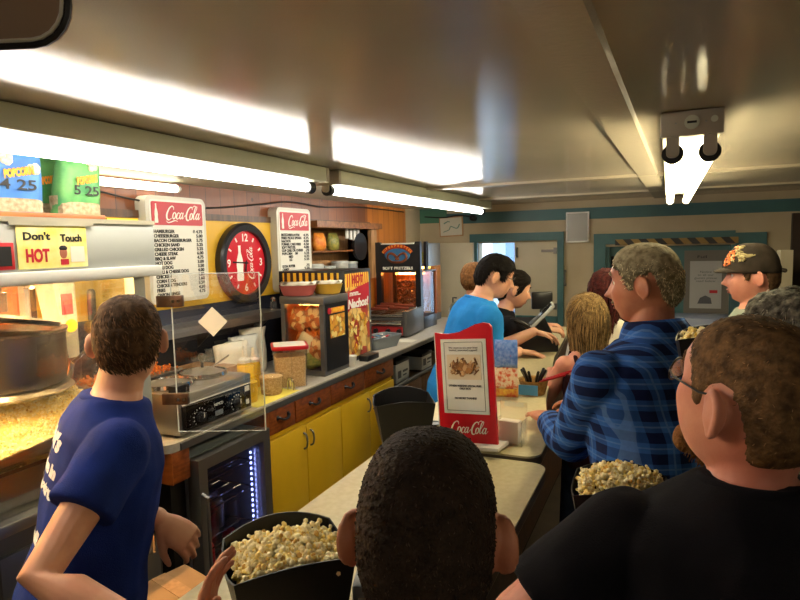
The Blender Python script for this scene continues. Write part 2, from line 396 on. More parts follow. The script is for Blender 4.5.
def person(label, head, face, body, hc=None, lean=0, neck=0, pitch=0, b=1.0, ks=1.0, skin='skin', hair=None, hairmat='hair_brown', top='tee', topmat='cloth_grey', pants='denim',
           R=None, L=None, vox=.0055, face_detail=False, glasses=None, seed=1, roll=0, belly=0, jaw=1.0, head_k=1.0, sleeve=.62, elb=(0,-.25,-1), wr=.0035, tank=False, group=None, lip='lip', ears=True, collar_up=0):
    """head: world centre of the head; face / body: compass headings (0 = +y, clockwise); R / L: arm spec dicts"""
    rng = random.Random(seed); hx, hy, hz = head
    lr, nr = radians(lean), radians(neck)
    k = hz/(.92+.53*cos(lr)+.145*cos(nr)); kb = k*ks
    hip = V((0, 0, .92*k)); sd = V((0, sin(lr), cos(lr))); nb = hip+sd*.53*k; nd = V((0, sin(nr), cos(nr))); hcn = nb+nd*.145*k
    th = radians(body); rz = -th
    off = MX.Rotation(rz, 3, 'Z') @ hcn
    root = thing('person', label, 'person', (hx-off.x, hy-off.y, 0), rz, group)
    inv = (MX.Translation(root.location) @ MX.Rotation(rz, 4, 'Z')).inverted()
    X = V((1, 0, 0)); sf = sd.cross(X)*-1; sf = V((0, cos(lr), -sin(lr)))
    hk = head_k*k**.35
    HM = MX.Translation(hcn) @ MX.Rotation(-radians(face-body), 4, 'Z') @ MX.Rotation(-radians(pitch), 4, 'X') @ MX.Rotation(radians(roll), 4, 'Y') @ MX.Scale(hk, 4)
    def spine(t): return hip+sd*t*k
    TR = [(-.13,.155,.105,0),(-.02,.172,.115,-.004),(.12,.152+.02*belly,.102+.05*belly,.012*belly),(.26,.160+.01*belly,.110+.035*belly,.012*belly),(.38,.178,.112,0),(.44,.170,.098,-.008),(.485,.130,.078,-.012),(.525,.074,.062,-.008),(.545,.056,.056,-.004)]
    def torso(mb, o=0, o2=None, t0=-9, t1=9, loose=0):
        rg = []
        for t, w, d, f in TR:
            if t < t0 or t > t1: continue
            lo = loose*(1-min(1, max(0, (t-.0)/.38)))
            rg.append(ring_at(spine(t)+sf*f*k, X, sf, (w*b+o+lo)*kb, (d*b+o+lo)*kb))
        mb.rings(rg)
    # arms
    arms = {}
    for side, spec in ((1, R), (-1, L)):
        spec = spec or {}
        Sh = spine(.425)+X*side*.163*kb*b - sf*.008
        if 'drop' in spec: Sh = Sh+V(spec['drop'])*k
        l1, l2 = .285*kb, .245*kb
        if 'to' in spec:
            Wt = inv @ V(spec['to'])
            pole = V(spec.get('pole', (side*.6, -.5, -.6)))
            E, Wr = ik(Sh, Wt, l1, l2, pole)
        else:
            u = V(spec.get('up', (side*.16, -.05, -1))).normalized(); f_ = V(spec.get('fore', (side*.02, .25, -1))).normalized()
            E = Sh+u*l1; Wr = E+f_*l2
        fd = inv.to_3x3() @ V(spec['dir']) if 'dir' in spec else (Wr-E).normalized()
        pn = inv.to_3x3() @ V(spec['palm']) if 'palm' in spec else V((-side, .2, 0))
        arms[side] = (Sh, E, Wr, fd.normalized(), pn, spec)
    mb = MB(); torso(mb)
    mb.tube([spine(.47)-sf*.012*k, nb+nd*.03*k-V((0,.004,0)), hcn-nd*.045*k+HM.to_3x3() @ V((0,-.016,0))], [.066*kb, .056*kb, .055*hk], 20, dome=True)
    NA, NP = 88, 64
    mb.rings([[HM @ head_point(-pi+2*pi*j/NA, .03+(pi-.06)*i/(NP-1), jaw=jaw) for j in range(NA)] for i in range(NP)])
    for s in ((1, -1) if ears else ()):   # ears
        em = HM @ MX.Translation((s*.0800, -.014, -.002)) @ MX.Rotation(radians(s*19), 4, 'Z') @ MX.Rotation(radians(-14), 4, 'X')
        pts = [(0, -.0205*cos(a), .0280*sin(a)) for a in [2*pi*i/16 for i in range(16)]]
        pts = [em @ V((s*(.008+.005*(-y/.022)), y*(.90+.12*z/.031), z)) for _, y, z in pts]
        mb.tube(pts, .0056*hk, 10, closed=True)
        mb.ell(em @ V((s*.005, 0, -.001)), (.0100*hk, .0215*hk, .0285*hk), 12, 10, mx=em.to_3x3().normalized() if False else (MX.Rotation(-radians(face-body), 3, 'Z') @ MX.Rotation(-radians(pitch), 3, 'X') @ MX.Rotation(radians(s*19), 3, 'Z')))
        mb.ell(em @ V((s*.006, .006, -.027)), (.006*hk, .008*hk, .009*hk), 10, 8)
    for side, (Sh, E, Wr, fd, pn, spec) in arms.items():
        mid = (E+Wr)/2+(E-Wr)*.18; a = .92+.08*b
        mb.tube([Sh, Sh.lerp(E, .35), E, mid, Wr], [.056*kb*a, .047*kb*a, .038*kb*a, .041*kb*a, .027*kb], 16, dome=True, up=(0.3, .5, .8))
        hand(mb, Wr+fd*.012, fd, pn, spec.get('thumb', 1 if side == 1 else -1)*1, spec.get('curl', .3), spec.get('hk', .97)*kb, spec.get('spread', .1))
    for s in (1, -1):
        hj = hip+V((s*.088*k*b, 0, -.03*k)); mb.tube([hj, V((s*.10*k, .01, .48*k)), V((s*.105*k, -.01, .085*k))], [.084*k*b, .056*k*b, .042*k], 16, dome=True)
    bm_ = remesh(mb, vox, 2, .4); link('body', bm_, skin, root)
    # clothing
    mb = MB(); zl = -.13
    if tank:
        torso(mb, .012, t1=.43)
        for s in (1, -1):
            mb.tube([spine(.36)+X*s*.09*k+sf*.09*k, spine(.49)+X*s*.085*k+sf*.02*k, spine(.47)+X*s*.085*k-sf*.06*k, spine(.36)+X*s*.08*k-sf*.10*k], .02*k, 10, dome=True, flat=.6)
    else:
        torso(mb, .014, t1=.55 if collar_up else .535, loose=.018)
        for side, (Sh, E, Wr, fd, pn, spec) in arms.items():
            a = .95+.05*b; dn = (E-Sh).normalized()
            if top == 'long':
                q = E.lerp(Wr, .93); mb.tube([Sh, Sh.lerp(E, .4), E, E.lerp(Wr, .4), q], [.071*kb*a, .065*kb*a, .058*kb*a, .055*kb*a, .042*kb], 18, dome=False)
                mb.ell(Sh, (.072*kb*a, .070*kb*a, .070*kb*a))
            else:
                q = Sh.lerp(E, sleeve); mb.tube([Sh-dn*.01, Sh.lerp(E, .3), q], [.072*kb*a, .070*kb*a, .071*kb*a], 18); mb.ell(Sh, (.073*kb*a, .071*kb*a, .071*kb*a))
    sm = remesh(mb, .0075 if vox > .005 else .006, 5, .5); wrinkle(sm, wr, 9, seed, (1, 1, .55))
    shirt = link('tank_top' if tank else ('shirt' if top == 'long' else 't_shirt'), sm, topmat, root)
    if not tank:
        mb = MB()
        if top == 'long':
            rg = [ring_at(spine(t)+sf*f*k, X, sf, w*kb, d*kb, 26, 2.1) for t, w, d, f in ((.495,.092,.080,-.012),(.53,.078,.072,-.012),(.565,.071,.070,-.010),(.572,.074,.073,-.010),(.55,.086,.082,-.012),(.515,.102,.090,-.014))]
            mb.rings(rg, cap=False); mb.build('collar', topmat, root, smooth=True)
        else:
            c = spine(.542 if collar_up else .521); cw = .060 if collar_up else .074; pts = [c+X*(cw*b+.007)*kb*cos(a)+sf*(((cw-.010)*b+.010)*kb*sin(a)-.008)-sd*(.024*max(0, sin(a))*k) for a in [2*pi*i/28 for i in range(28)]]
            mb.tube(pts, .0105*k, 10, closed=True); mb.build('neckband', topmat, root, smooth=True)
    mb = MB(); rg = [ring_at(spine(t), X, sf, w*kb*b+.008, d*kb*b+.008) for t, w, d in ((-.14,.150,.104),(-.05,.172,.116),(.06,.160,.108))]; mb.rings(rg)
    for s in (1, -1):
        hj = hip+V((s*.088*k*b, 0, -.04*k)); mb.tube([hj, V((s*.10*k, .01, .48*k)), V((s*.105*k, -.01, .07*k))], [.098*k*b, .075*k*b, .066*k], 18, dome=False)
    pm = remesh(mb, .009, 3); wrinkle(pm, .003, 8, seed+4); link('trousers', pm, pants, root)
    for s in (1, -1):
        x = s*.107*k; MB().tube([(x, -.055*k, .045), (x, .03*k, .05), (x+s*.008, .11*k, .038), (x+s*.012, .165*k, .03)], [.043*k, .046*k, .043*k, .030*k], 14, dome=True, flat=.85, up=(0, 0, 1)).build('shoe', 'shoe', root, smooth=True)
    if hair is not None:
        hair = dict(hair); hair.setdefault('seed', seed); build_hair(root, HM, hairmat, hair, rng)
    if face_detail:
        for s in (1, -1):
            MB().ell(HM @ V((s*.031, .073, .0115)), (.0115*hk,)*3, 14, 10).build('eyeball', 'eye_white', root, smooth=True)
            d = HM.to_3x3() @ V((0, 1, -.15)); c = HM @ V((s*.031, .073, .0115)); dn = d.normalized()
            MB().tube([c+dn*.0098*hk, c+dn*.0119*hk], [.0055*hk, .0042*hk], 12).build('iris', 'iris', root, smooth=True)
            lid = [HM @ V((s*(.031+.014*cos(a)), .0765+.007*sin(a)-.004*abs(cos(a)), .0115+.0085*sin(a))) for a in [pi*i/8 for i in range(9)]]
            MB().tube(lid, .0026*hk, 6, dome=True).build('eyelid', skin, root, smooth=True)
            br = [HM @ (head_point(s*a, acos(z/.12))+V((0, .0015, 0))) for a, z in ((.16,.033),(.30,.038),(.46,.038),(.60,.031))]
            MB().tube(br, [.003*hk, .0042*hk, .0038*hk, .0016*hk], 8, dome=True).build('eyebrow', hairmat, root, smooth=True)
        lp = [[HM @ (head_point(a, acos(max(-1, z/.128)))+V((0, .0012, 0))) for a in (-.26,-.17,-.08,0,.08,.17,.26)] for z in (-.0575,-.0685)]
        mb = MB(); mb.tube(lp[0], [.001, .0028, .0034, .003, .0034, .0028, .001], 8, dome=True); mb.tube(lp[1], [.001, .003, .004, .0042, .004, .003, .001], 8, dome=True)
        mb.build('lips', lip, root, smooth=True)
    if glasses:
        mb = MB()
        for s in (1, -1):
            c = V((s*.033, .104, .008)); pts = [HM @ (c+V((.024*cos(a)*(1.0), -.010*abs(cos(a))*(1 if s*cos(a) > 0 else 0), .0165*sin(a)))) for a in [2*pi*i/20 for i in range(20)]]
            mb.tube(pts, .0016*hk, 6, closed=True)
            mb.tube([HM @ V(q) for q in ((s*.057, .094, .012), (s*.073, .072, .013), (s*.0805, .02, .014), (s*.080, -.002, .020), (s*.077, -.012, .022))], .0016*hk, 6)
        mb.tube([HM @ V(q) for q in ((-.011, .105, .012), (0, .110, .015), (.011, .105, .012))], .0016*hk, 6)
        g = mb.build('eyeglasses', glasses, root, smooth=True)
        mb = MB()
        for s in (1, -1):
            c = V((s*.033, .104, .008)); mb.rings([[HM @ (c+V((.0225*cos(a), dy-.010*abs(cos(a))*(1 if s*cos(a) > 0 else 0), .015*sin(a)))) for a in [2*pi*i/20 for i in range(20)]] for dy in (-.0006, .0006)])
        mb.build('lens', 'lens_glass', g)
    return dict(root=root, HM=HM, hk=hk, k=k, kb=kb, spine=spine, sf=sf, sd=sd, X=X, shirt=shirt, arms=arms, inv=inv, rng=rng)
def decal(P, name, s, m, origin, right, up, ray, h, w=None, shear=0, bold=.002):
    """print lettering on a shirt: the glyph mesh is laid onto the cloth surface"""
    o = text(None, name, s, m, (0,0,0), h, w, rot=(0,0,0), ex=0, shear=shear, bold=bold)
    bm = bmesh.new(); bm.from_mesh(o.data); bmesh.ops.triangulate(bm, faces=bm.faces[:]); bmesh.ops.subdivide_edges(bm, edges=bm.edges[:], cuts=1)
    tree = BVHTree.FromPolygons([v.co for v in P['shirt'].data.vertices], [p.vertices[:] for p in P['shirt'].data.polygons])
    dead = []
    for v in bm.verts:
        p = origin+right*v.co.x+up*v.co.y; hit = tree.ray_cast(p, ray)
        if hit[0] is None: dead.append(v)
        else: v.co = hit[0]-ray*.0022
    if dead: bmesh.ops.delete(bm, geom=dead, context='VERTS')
    bm.to_mesh(o.data); bm.free(); o.parent = P['root']; return o
KERN = None
def kernels(mb, n, place, size=.011, rng=None, mound=None):
    """popped kernels: lumpy clusters, tinted cream to butter yellow through material slots"""
    rng = rng or random
    ico = bmesh.new(); bmesh.ops.create_icosphere(ico, subdivisions=1, radius=1); base = [v.co.copy() for v in ico.verts]; fc = [[v.index for v in f.verts] for f in ico.faces]; ico.free()
    vs, fs, mi = [], [], []
    if mound:
        nx, ny, fn = mound
        vs = [fn(i/nx, j/ny) for j in range(ny+1) for i in range(nx+1)]
        for j in range(ny):
            for i in range(nx): a = j*(nx+1)+i; fs.append([a, a+1, a+nx+2, a+nx+1]); mi.append(1)
    for i in range(n):
        c, s = place(i); c = V(c)
        for l in range(rng.choice((3, 3, 4))):
            q = c + V((rng.gauss(0,1), rng.gauss(0,1), rng.gauss(0,1)))*size*s*.36; r = size*s*rng.uniform(.34, .6); rot = Euler((rng.random()*6, rng.random()*6, 0)).to_matrix()
            sc = V((1, rng.uniform(.7, 1.1), rng.uniform(.6, 1))); b0 = len(vs)
            for v in base: vs.append(q + rot @ V((v.x*sc.x, v.y*sc.y, v.z*sc.z))*r)
            m_ = 0 if rng.random() < .62 else (1 if rng.random() < .8 else 2)
            for f in fc: fs.append([b0+x for x in f]); mi.append(m_)
    me = D.meshes.new('popcorn'); me.from_pydata(vs, [], fs); me.polygons.foreach_set('material_index', mi); me.polygons.foreach_set('use_smooth', [True]*len(fs)); return me
# ------------------------------------------------------------------ palette
mat('skin', '#c98f72', .5, sss=.08, col2='#b87a60', nscale=14, bump=.05, bscale=240)
mat('skin_tan', '#bd7f60', .5, sss=.08, col2='#a9664c', nscale=16, bump=.08, bscale=200)
mat('skin_fair', '#dba98c', .48, sss=.1, col2='#cf9478', nscale=12)
mat('skin_pink', '#d3937c', .5, sss=.1, col2='#c27a66', nscale=12, bump=.06, bscale=200)
mat('lip', '#a85a4e', .45); mat('eye_white', '#e8e4dc', .25); mat('iris', '#2c2018', .2)
mat('lens_glass', '#ffffff', .02, trans=1, alpha=.35)
for n, c, c2 in (('hair_brown', '#5c442f', '#3a2919'), ('hair_dark', '#1f1813', '#120e0b'), ('hair_black', '#17120f', '#0c0a09'), ('hair_sandy', '#b3a888', '#7a6f55'), ('hair_blonde', '#94794f', '#5e482c'),
                 ('hair_cropped', '#362a21', '#281e17'), ('hair_red', '#4a1d1a', '#2a1012'), ('hair_ginger', '#8a6038', '#5e4026'), ('hair_grey', '#77736a', '#35332f'), ('hair_thin', '#7d6040', '#4c3a28')):
    mat(n, c, .75, col2=c2, nscale=60, spec=.15, bump=.5, bscale=160)
    cc = [int(c[i:i+2], 16) for i in (1, 3, 5)]
    for sfx, k_ in (('_d', .62), ('_l', 1.35)): mat(n+sfx, '#%02x%02x%02x' % tuple(min(255, int(v*k_)) for v in cc), .6, spec=.25)
cl = dict(bump=.25, bscale=420, spec=.15)
mat('cloth_navy', '#1c3280', .85, col2='#162868', nscale=10, **cl); mat('cloth_black', '#17161c', .9, col2='#0f0f14', nscale=10, **cl)
mat('cloth_sky', '#2c8de0', .85, col2='#257dcc', nscale=10, **cl); mat('cloth_grey', '#8d9488', .9, col2='#7b8378', nscale=10, **cl)
mat('cloth_mint', '#a5d5c0', .9, col2='#93c4b0', nscale=10, **cl); mat('cloth_maroon', '#35191d', .9, col2='#281216', nscale=10, **cl)
mat('cloth_white', '#cfc9ba', .9, col2='#bdb7a8', nscale=10, **cl); mat('cloth_olive', '#5b5a45', .9, **cl)
mat('denim', '#26324a', .9, col2='#1c2538', nscale=30, **cl); mat('khaki', '#7a6c50', .9, **cl); mat('shoe', '#26221f', .6)
plaid_mat('plaid')
mat('cap_cloth', '#3a322b', .85, col2='#2b2520', nscale=20, **cl); mat('cap_orange', '#d06a34', .8); mat('cap_khaki', '#a5966a', .8)
mat('white_ink', '#ece8de', .6); mat('black_ink', '#161616', .6); mat('red_ink', '#b3182a', .6); mat('orange_ink', '#f0962a', .6); mat('yellow_ink', '#f2c92c', .6); mat('grey_ink', '#55565a', .6); mat('navy_ink', '#c9d0dc', .8)
mat('ceiling_paint', '#aba18f', .08, col2='#a09684', nscale=1.2, bump=.06, bscale=260, spec=.16)
mat('batten_paint', '#aea390', .25, bump=.12, bscale=60, spec=.7)
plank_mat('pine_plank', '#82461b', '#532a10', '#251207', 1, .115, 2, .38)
plank_mat('pine_lit', '#c0772e', '#8a4c18', '#3a1c08', 1, .105, 2, .35)  # brighter copy of the pine planks, warm lamp glow put into the colour
mat('shelf_wood', '#8d5a30', .4, col2='#6b401e', nscale=7, stretch=(6, 1, 6)); mat('pine_pale', '#b58a5e', .5, col2='#9a7148', nscale=7, stretch=(6, 6, 1))
mat('orange_wood', '#a65c26', .4, col2='#8a471a', nscale=8, stretch=(5, 1, 5))
mat('drawer_wood', '#9a5427', .35, col2='#74391a', nscale=7, stretch=(4, 1.2, 9)); mat('dark_wood', '#5a3a20', .4, col2='#3c2513', nscale=6, stretch=(6, 6, 1))
mat('brown_cabinet', '#6a4d2c', .5, col2='#553b20', nscale=6, stretch=(6, 6, 1))
mat('yellow_paint', '#dcb226', .4, col2='#d2a71f', nscale=4); mat('yellow_panel', '#d9ae2f', .45, col2='#cfa226', nscale=3)
mat('beige_wall', '#b8a88a', .6, col2='#ad9d7f', nscale=3); mat('tan_wall', '#8a7a62', .65, col2='#7e6e57', nscale=3); mat('brown_wall', '#3b2a1c', .6, col2='#2e2016', nscale=4)
mat('green_band', '#4a7a62', .5); mat('teal_paint', '#3f686a', .45, col2='#385e61', nscale=4); mat('cream_door', '#bdb49c', .5, col2='#b2a890', nscale=3)
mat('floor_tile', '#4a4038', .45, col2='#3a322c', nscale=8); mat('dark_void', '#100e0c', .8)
mat('laminate', '#c3b994', .38, col2='#b9ae88', nscale=60, spec=.4); mat('laminate_edge', '#5a4c3a', .4)
mat('back_laminate', '#b4ada0', .35, col2='#a69f92', nscale=50)
mat('kettle_steel', '#8d8780', .3, 1, bump=.05, bscale=40); mat('steel', '#9b9892', .32, .85, bump=.03, bscale=30, stretch=(1, 1, 20)); mat('steel_dark', '#6c6a68', .36, .6, bump=.03, bscale=30); mat('chrome', '#d4d2ce', .08, 1)
mat('dark_steel_panel', '#4c505e', .25, .6, col2='#3a3d49', nscale=3); mat('painted_steel', '#a8aba6', .4, .25); mat('white_metal', '#cfcfc8', .35)
mat('fixture_paint', '#c9cbb4', .4, col2='#bcbea8', nscale=4); mat('fixture_cap', '#a79d8c', .5); mat('socket_black', '#1b1a19', .5)
mat('tube_cool', '#fff6ea', .4, emit=15); mat('tube_cool_dim', '#fff4dc', .4, emit=2.6); mat('tube_fill', '#fff2d8', .4, emit=5); mat('tube_warm', '#fff0c4', .4, emit=11); mat('lamp_warm', '#ffb45a', .4, emit=11); mat('lamp_heat', '#ffcf88', .4, emit=420); mat('lamp_amber', '#ff9a40', .4, emit=22)
mat('glass', '#ffffff', .02, trans=1, alpha=.16, spec=.6); mat('acrylic', '#f6fbff', .03, trans=1, alpha=.13, spec=.6); mat('acrylic_edge', '#dfe6e2', .15, alpha=.75)
mat('fridge_glass', '#cfd6dc', .05, trans=1, alpha=.3); mat('clear_plastic', '#f4f0e8', .12, trans=.9, alpha=.32)
mat('black_plastic', '#141416', .38); mat('black_satin', '#1d1d20', .3, spec=.6); mat('black_gloss', '#0c0c0d', .12); mat('grey_plastic', '#7f878c', .45); mat('white_plastic', '#dcd9d0', .4); mat('light_plastic', '#b9bcb8', .4)
mat('bucket_black', '#121214', .42, spec=.45); mat('red_plastic', '#b01a24', .35); mat('coke_red', '#c01526', .3, spec=.5); mat('board_red', '#b8303c', .45); mat('board_white', '#d9d7cc', .45); mat('board_rim', '#c9c6b8', .4)
mat('pink_basket', '#a85550', .5); mat('basket_yellow', '#cfa63a', .5); mat('paper', '#ddd8c8', .7); mat('paper_cool', '#cfd3cf', .7); mat('mat_yellow', '#e0cf55', .6); mat('paper_tan', '#c9bfa8', .7); mat('mustard', '#e0b21c', .35); mat('cardboard', '#a07a50', .8, col2='#8f6b44', nscale=10)
mat('sign_yellow', '#dcc85a', .55, col2='#e8dfa0', nscale=14); mat('bag_green', '#3f8a52', .5, col2='#6fae62', nscale=14); mat('bag_blue', '#2f66b0', .5, col2='#4b86c4', nscale=10); mat('bag_corn', '#b5a78a', .7, col2='#8d7c5e', nscale=70)
mat('popcorn_cream', '#fbf0c4', .75, sss=.0); mat('popcorn_butter', '#f4dd8c', .7); mat('popcorn_hull', '#d6ac58', .7); POP = ['popcorn_cream', 'popcorn_butter', 'popcorn_hull']
mat('chip_orange', '#dd7424', .5, col2='#f0a040', nscale=30); mat('chip_bag', '#c9b78a', .35); mat('relish_orange', '#d8772c', .55, col2='#b85a1c', nscale=60, bump=.6, bscale=120); mat('nuts', '#d2b07c', .6, col2='#b48e58', nscale=150, bump=.8, bscale=160, ramp=(.4, .6))
chips_mat('nacho_photo', '#e8b83c', '#d8842c', '#f3dc8a', 34); chips_mat('nacho_photo_big', '#f0d080', '#e0a844', '#b8402c', 17); chips_mat('bag_print', '#d8772c', '#b0521a', '#ecc07a', 24); chips_mat('fries_photo', '#a5753c', '#5a3a1e', '#c9a878', 60)
stripe_mat('yellow_stripe', '#e8b52a', '#3a1c10', (0, 1, 0), .042, .5); stripe_mat('awning', '#f2c63a', '#b83a1e', (1, 0, 0), .03, .5); stripe_mat('hazard', '#8f7033', '#1c1712', (1, 0, .9), .125, .5)
mat('pretzel', '#8d4a20', .4, col2='#6b3314', nscale=30); mat('pretzel_blue', '#3a6f9c', .5); mat('pretzel_gold', '#d9902c', .5); mat('pretzel_red', '#a8341c', .5)
mat('candy_blue', '#3f6fc4', .3, col2='#7a9ad8', nscale=60); mat('candy_multi', '#d8c8b0', .3, col2='#c85a3a', nscale=55, ramp=(.45, .6)); mat('candy_yellow', '#d8b84a', .35, col2='#b84a2c', nscale=40); mat('wicker', '#b58a4a', .7, col2='#8f6a34', nscale=80); mat('packet_blue', '#4a8fc0', .4)
mat('sausage', '#7a3522', .4); mat('red_panel', '#b02c30', .4); mat('led_blue', '#8f9cff', .4, emit=4); mat('led_white', '#dfe6ff', .4, emit=3)
mat('cable', '#17130f', .5); mat('mirror_grey', '#8b8880', .3, .4); mat('map_paper', '#c4bfae', .7); mat('map_green', '#6f8f84', .7); mat('cork', '#6f6a62', .8); mat('flyer', '#a9a7a4', .7); mat('cooler_white', '#8c94ae', .4)
mat('sign_brown', '#a58c76', .55, col2='#957d69', nscale=4); mat('booth_wall', '#cfd6c8', .6); mat('booth_blue', '#2f6fb0', .5); mat('outdoor_ground', '#8a8a80', .8); mat('chips_green', '#6f7a3c', .4, col2='#a89a48', nscale=50); mat('cloth_hand', '#c6c4bc', .8, col2='#8f9088', nscale=8)

# ------------------------------------------------------------------ camera (level horizon at px y 238, looking down the counter)
FPX = 600.0; CAMZ = 1.65
d = V(((668-400)/FPX, (300-238)/FPX, 1)).normalized(); u0 = V((sin(radians(1)), cos(radians(1)), 0)); u = (u0-d*u0.dot(d)).normalized()
x = u.cross(d); x = x if x.x > 0 else -x
Rw = MX((x, d, u))           # rows: world axes in (right, up, forward)
cam = D.cameras.new('camera'); co = D.objects.new('camera', cam); COL.objects.link(co); S.camera = co
cam.sensor_width = 36; cam.lens = 36*FPX/800; cam.clip_start = .02
rgt, upv, fwd = Rw.col[0], Rw.col[1], Rw.col[2]
mw = MX((rgt, upv, -fwd)).transposed().to_4x4(); mw.translation = (0, 0, CAMZ); co.matrix_world = mw
S.view_settings.view_transform = 'Standard'; S.view_settings.look = 'None'; S.view_settings.gamma = 1; S.view_settings.use_curve_mapping = False; S.view_settings.exposure = EXPO
w = D.worlds.new('world'); S.world = w; w.use_nodes = True; bg = w.node_tree.nodes['Background']; bg.inputs[0].default_value = (.55, .75, 1, 1); bg.inputs[1].default_value = 1.6

# ------------------------------------------------------------------ room shell
CZ = 2.0; YF = 5.6
struct('floor', 'floor_tile', (-3.2, 2.4, -2.6, YF+.12, -.06, 0))
struct('ceiling', 'ceiling_paint', (-3.2, 2.4, -2.6, YF+.12, CZ, CZ+.06))
RH = (3.42, 4.42, 1.42, 1.78)                # recess in the panelled wall
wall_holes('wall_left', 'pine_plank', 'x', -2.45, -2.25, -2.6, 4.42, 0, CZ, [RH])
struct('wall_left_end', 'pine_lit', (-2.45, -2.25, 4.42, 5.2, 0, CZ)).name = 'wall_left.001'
struct('wall_left.002', 'beige_wall', (-2.45, -2.262, 5.2, YF, 0, CZ))
struct('trim_1', 'yellow_panel', (-2.25, -2.235, -.5, 3.3, 1.36, 1.80)); struct('trim_2', 'dark_wood', (-2.25, -2.228, -.5, 4.42, 1.80, 1.835))
struct('trim_3', 'dark_steel_panel', (-2.25, -2.238, -.5, 3.3, .95, 1.36)); struct('trim_4', 'dark_wood', (-2.25, -2.24, 3.3, 4.42, .95, 1.41))
WIN = (-1.66, -.90, .96, 1.64); DOOR = (-.50, .50, 0, 1.585)
wall_holes('wall_far', 'beige_wall', 'y', YF, YF+.12, -3.2, 2.4, 0, CZ, [WIN, DOOR])
struct('trim_5', 'green_band', (-2.45, -1.98, YF-.012, YF, 1.85, CZ)); struct('trim_6', 'teal_paint', (-1.98, 2.4, YF-.012, YF, 1.835, 1.935))
struct('wall_right', 'tan_wall', (2.3, 2.4, -2.6, YF, 0, CZ)); struct('wall_back', 'tan_wall', (-3.2, 2.4, -2.7, -2.6, 0, CZ))
struct('trim_7', 'brown_wall', (.885, 2.3, YF-.06, YF, 0, 1.82))
# serving hatch in the far wall
wf = D.objects.new('window_1', None); COL.objects.link(wf); wf['kind'] = 'structure'; wf.location = (-1.28, YF, .96)
b = MB(); x0, x1, z0, z1 = -.46, .42, -.09, .77
b.box(x0, x0+.075, -.04, .0, z0, z1); b.box(x1-.055, x1, -.04, .0, z0, z1); b.box(x0+.075, x1-.055, -.04, 0, z1-.075, z1); b.box(x0+.075, x1-.055, -.055, 0, z0, z0+.09); b.build('window_frame', 'teal_paint', wf)
box('pane', 'glass', (-.38, .0, .05, .056, 0, .68), wf)
lf = box('shutter_leaf', 'cream_door', (-.03, .365, -.02, .03, -.003, .68), wf, bev=.004)
for z in (.09, .60):
    MB().box(.22, .33, -.028, -.02, z-.012, z+.012).box(.33, .36, -.034, -.02, z-.028, z+.028).build('hinge', 'steel_dark', lf)
MB().tube([(-.005, -.02, .63), (-.005, -.05, .62), (-.005, -.05, .56), (-.005, -.02, .55)], .01, 8).build('latch', 'steel_dark', lf)
lf2 = MB().box(-.40, 0, -.022, .022, -.33, .69, bev=.004).build('shutter_leaf', 'cream_door', wf, loc=(-.41, -.07, 0), rot=(0, 0, radians(4)))
struct('floor.001', 'outdoor_ground', (-6, 4, YF+.12, 12, -.06, 0))
t = thing('kiosk', 'blue posted pale kiosk standing outside beyond the open serving hatch', 'kiosk', (-2.2, 8.6, 0))
box('wall_panel', 'booth_wall', (-.2, 1.6, .2, .4, 0, 1.72), t); box('post', 'booth_blue', (.05, .17, 0, .12, 0, 1.8), t); box('post', 'booth_blue', (.43, .53, 0, .12, 0, 1.8), t); box('roof', 'booth_blue', (-.3, 1.7, -.1, .5, 1.8, 1.88), t)
# doorway on the right of the far wall
dr = D.objects.new('door_1', None); COL.objects.link(dr); dr['kind'] = 'structure'; dr.location = (0, YF, 0)
b = MB(); b.box(-.60, -.50, -.03, .0, 0, 1.70); b.box(.50, .72, -.03, 0, 0, 1.66); b.box(-.50, .50, -.03, 0, 1.605, 1.70); b.box(.50, .72, -.03, 0, 1.66, 1.68); b.build('door_frame', 'teal_paint', dr)
b = MB(); b.box(-.50, -.47, .0, .12, 0, 1.585); b.box(.47, .50, 0, .12, 0, 1.585); b.build('door_jamb', 'teal_paint', dr)
box('door_panel', 'teal_paint', (-.47, .47, .07, .10, 0, 1.585), dr, label='recessed teal door panel')
MB().box(-.46, -.16, .062, .07, .9, 1.5).build('door_window', 'dark_void', dr)
MB().box(-.42, .52, -.045, -.03, 1.597, 1.648).build('hazard_strip', 'hazard', dr, label='black and yellow hazard striped bar')
b = MB(); b.box(.13, .47, .055, .07, .97, 1.54); tag(b.build('notice_board', 'cork', loc=(0, YF, 0)), 'grey notice board hanging on the teal door under the striped bar', 'board')
t = thing('flyer', 'large pale notice sheet pinned to the grey board behind the capped man', 'paper', (.295, YF+.055, 1.05))
box('sheet', 'flyer', (-.12, .12, -.003, 0, 0, .40), t); text(t, 'print', 'Notice\nto all our\nguests please\nread below', 'grey_ink', (0, -.0035, .27), .018, .17)
text(t, 'heading', 'Full', 'black_ink', (-.03, -.004, .435), .022, .07, label='bold black heading')
MB().box(.03, .09, -.0045, -.003, .13, .155).build('stamp', 'red_ink', t); MB().prism([(-.06,.04),(.05,.04),(.04,.09),(0,.11),(-.04,.09)], -.0045, -.003).build('emblem', 'grey_ink', t)
tag(MB().box(-.08, .46, -.42, -.04, 0, 1.02, bev=.02).build('chest_freezer', 'cooler_white', loc=(0, YF, 0)), 'pale blue white chest cooler standing before the teal door', 'cooler')
dl = thing('door_2', None, None, (.485, YF-.075, 0), kind='structure')
dl.rotation_euler = (0, 0, -radians(72)); box('door_leaf', 'teal_paint', (0, .74, -.02, .035, .01, 1.53), dl, bev=.003); MB().box(.74, .785, -.03, .05, .01, 1.55).build('edge_strip', 'cream_door', dl)
t = thing('pull_handle', 'steel pull handle fixed to the beige wall between hatch and doorway', 'handle', (-.85, YF, 1.31))
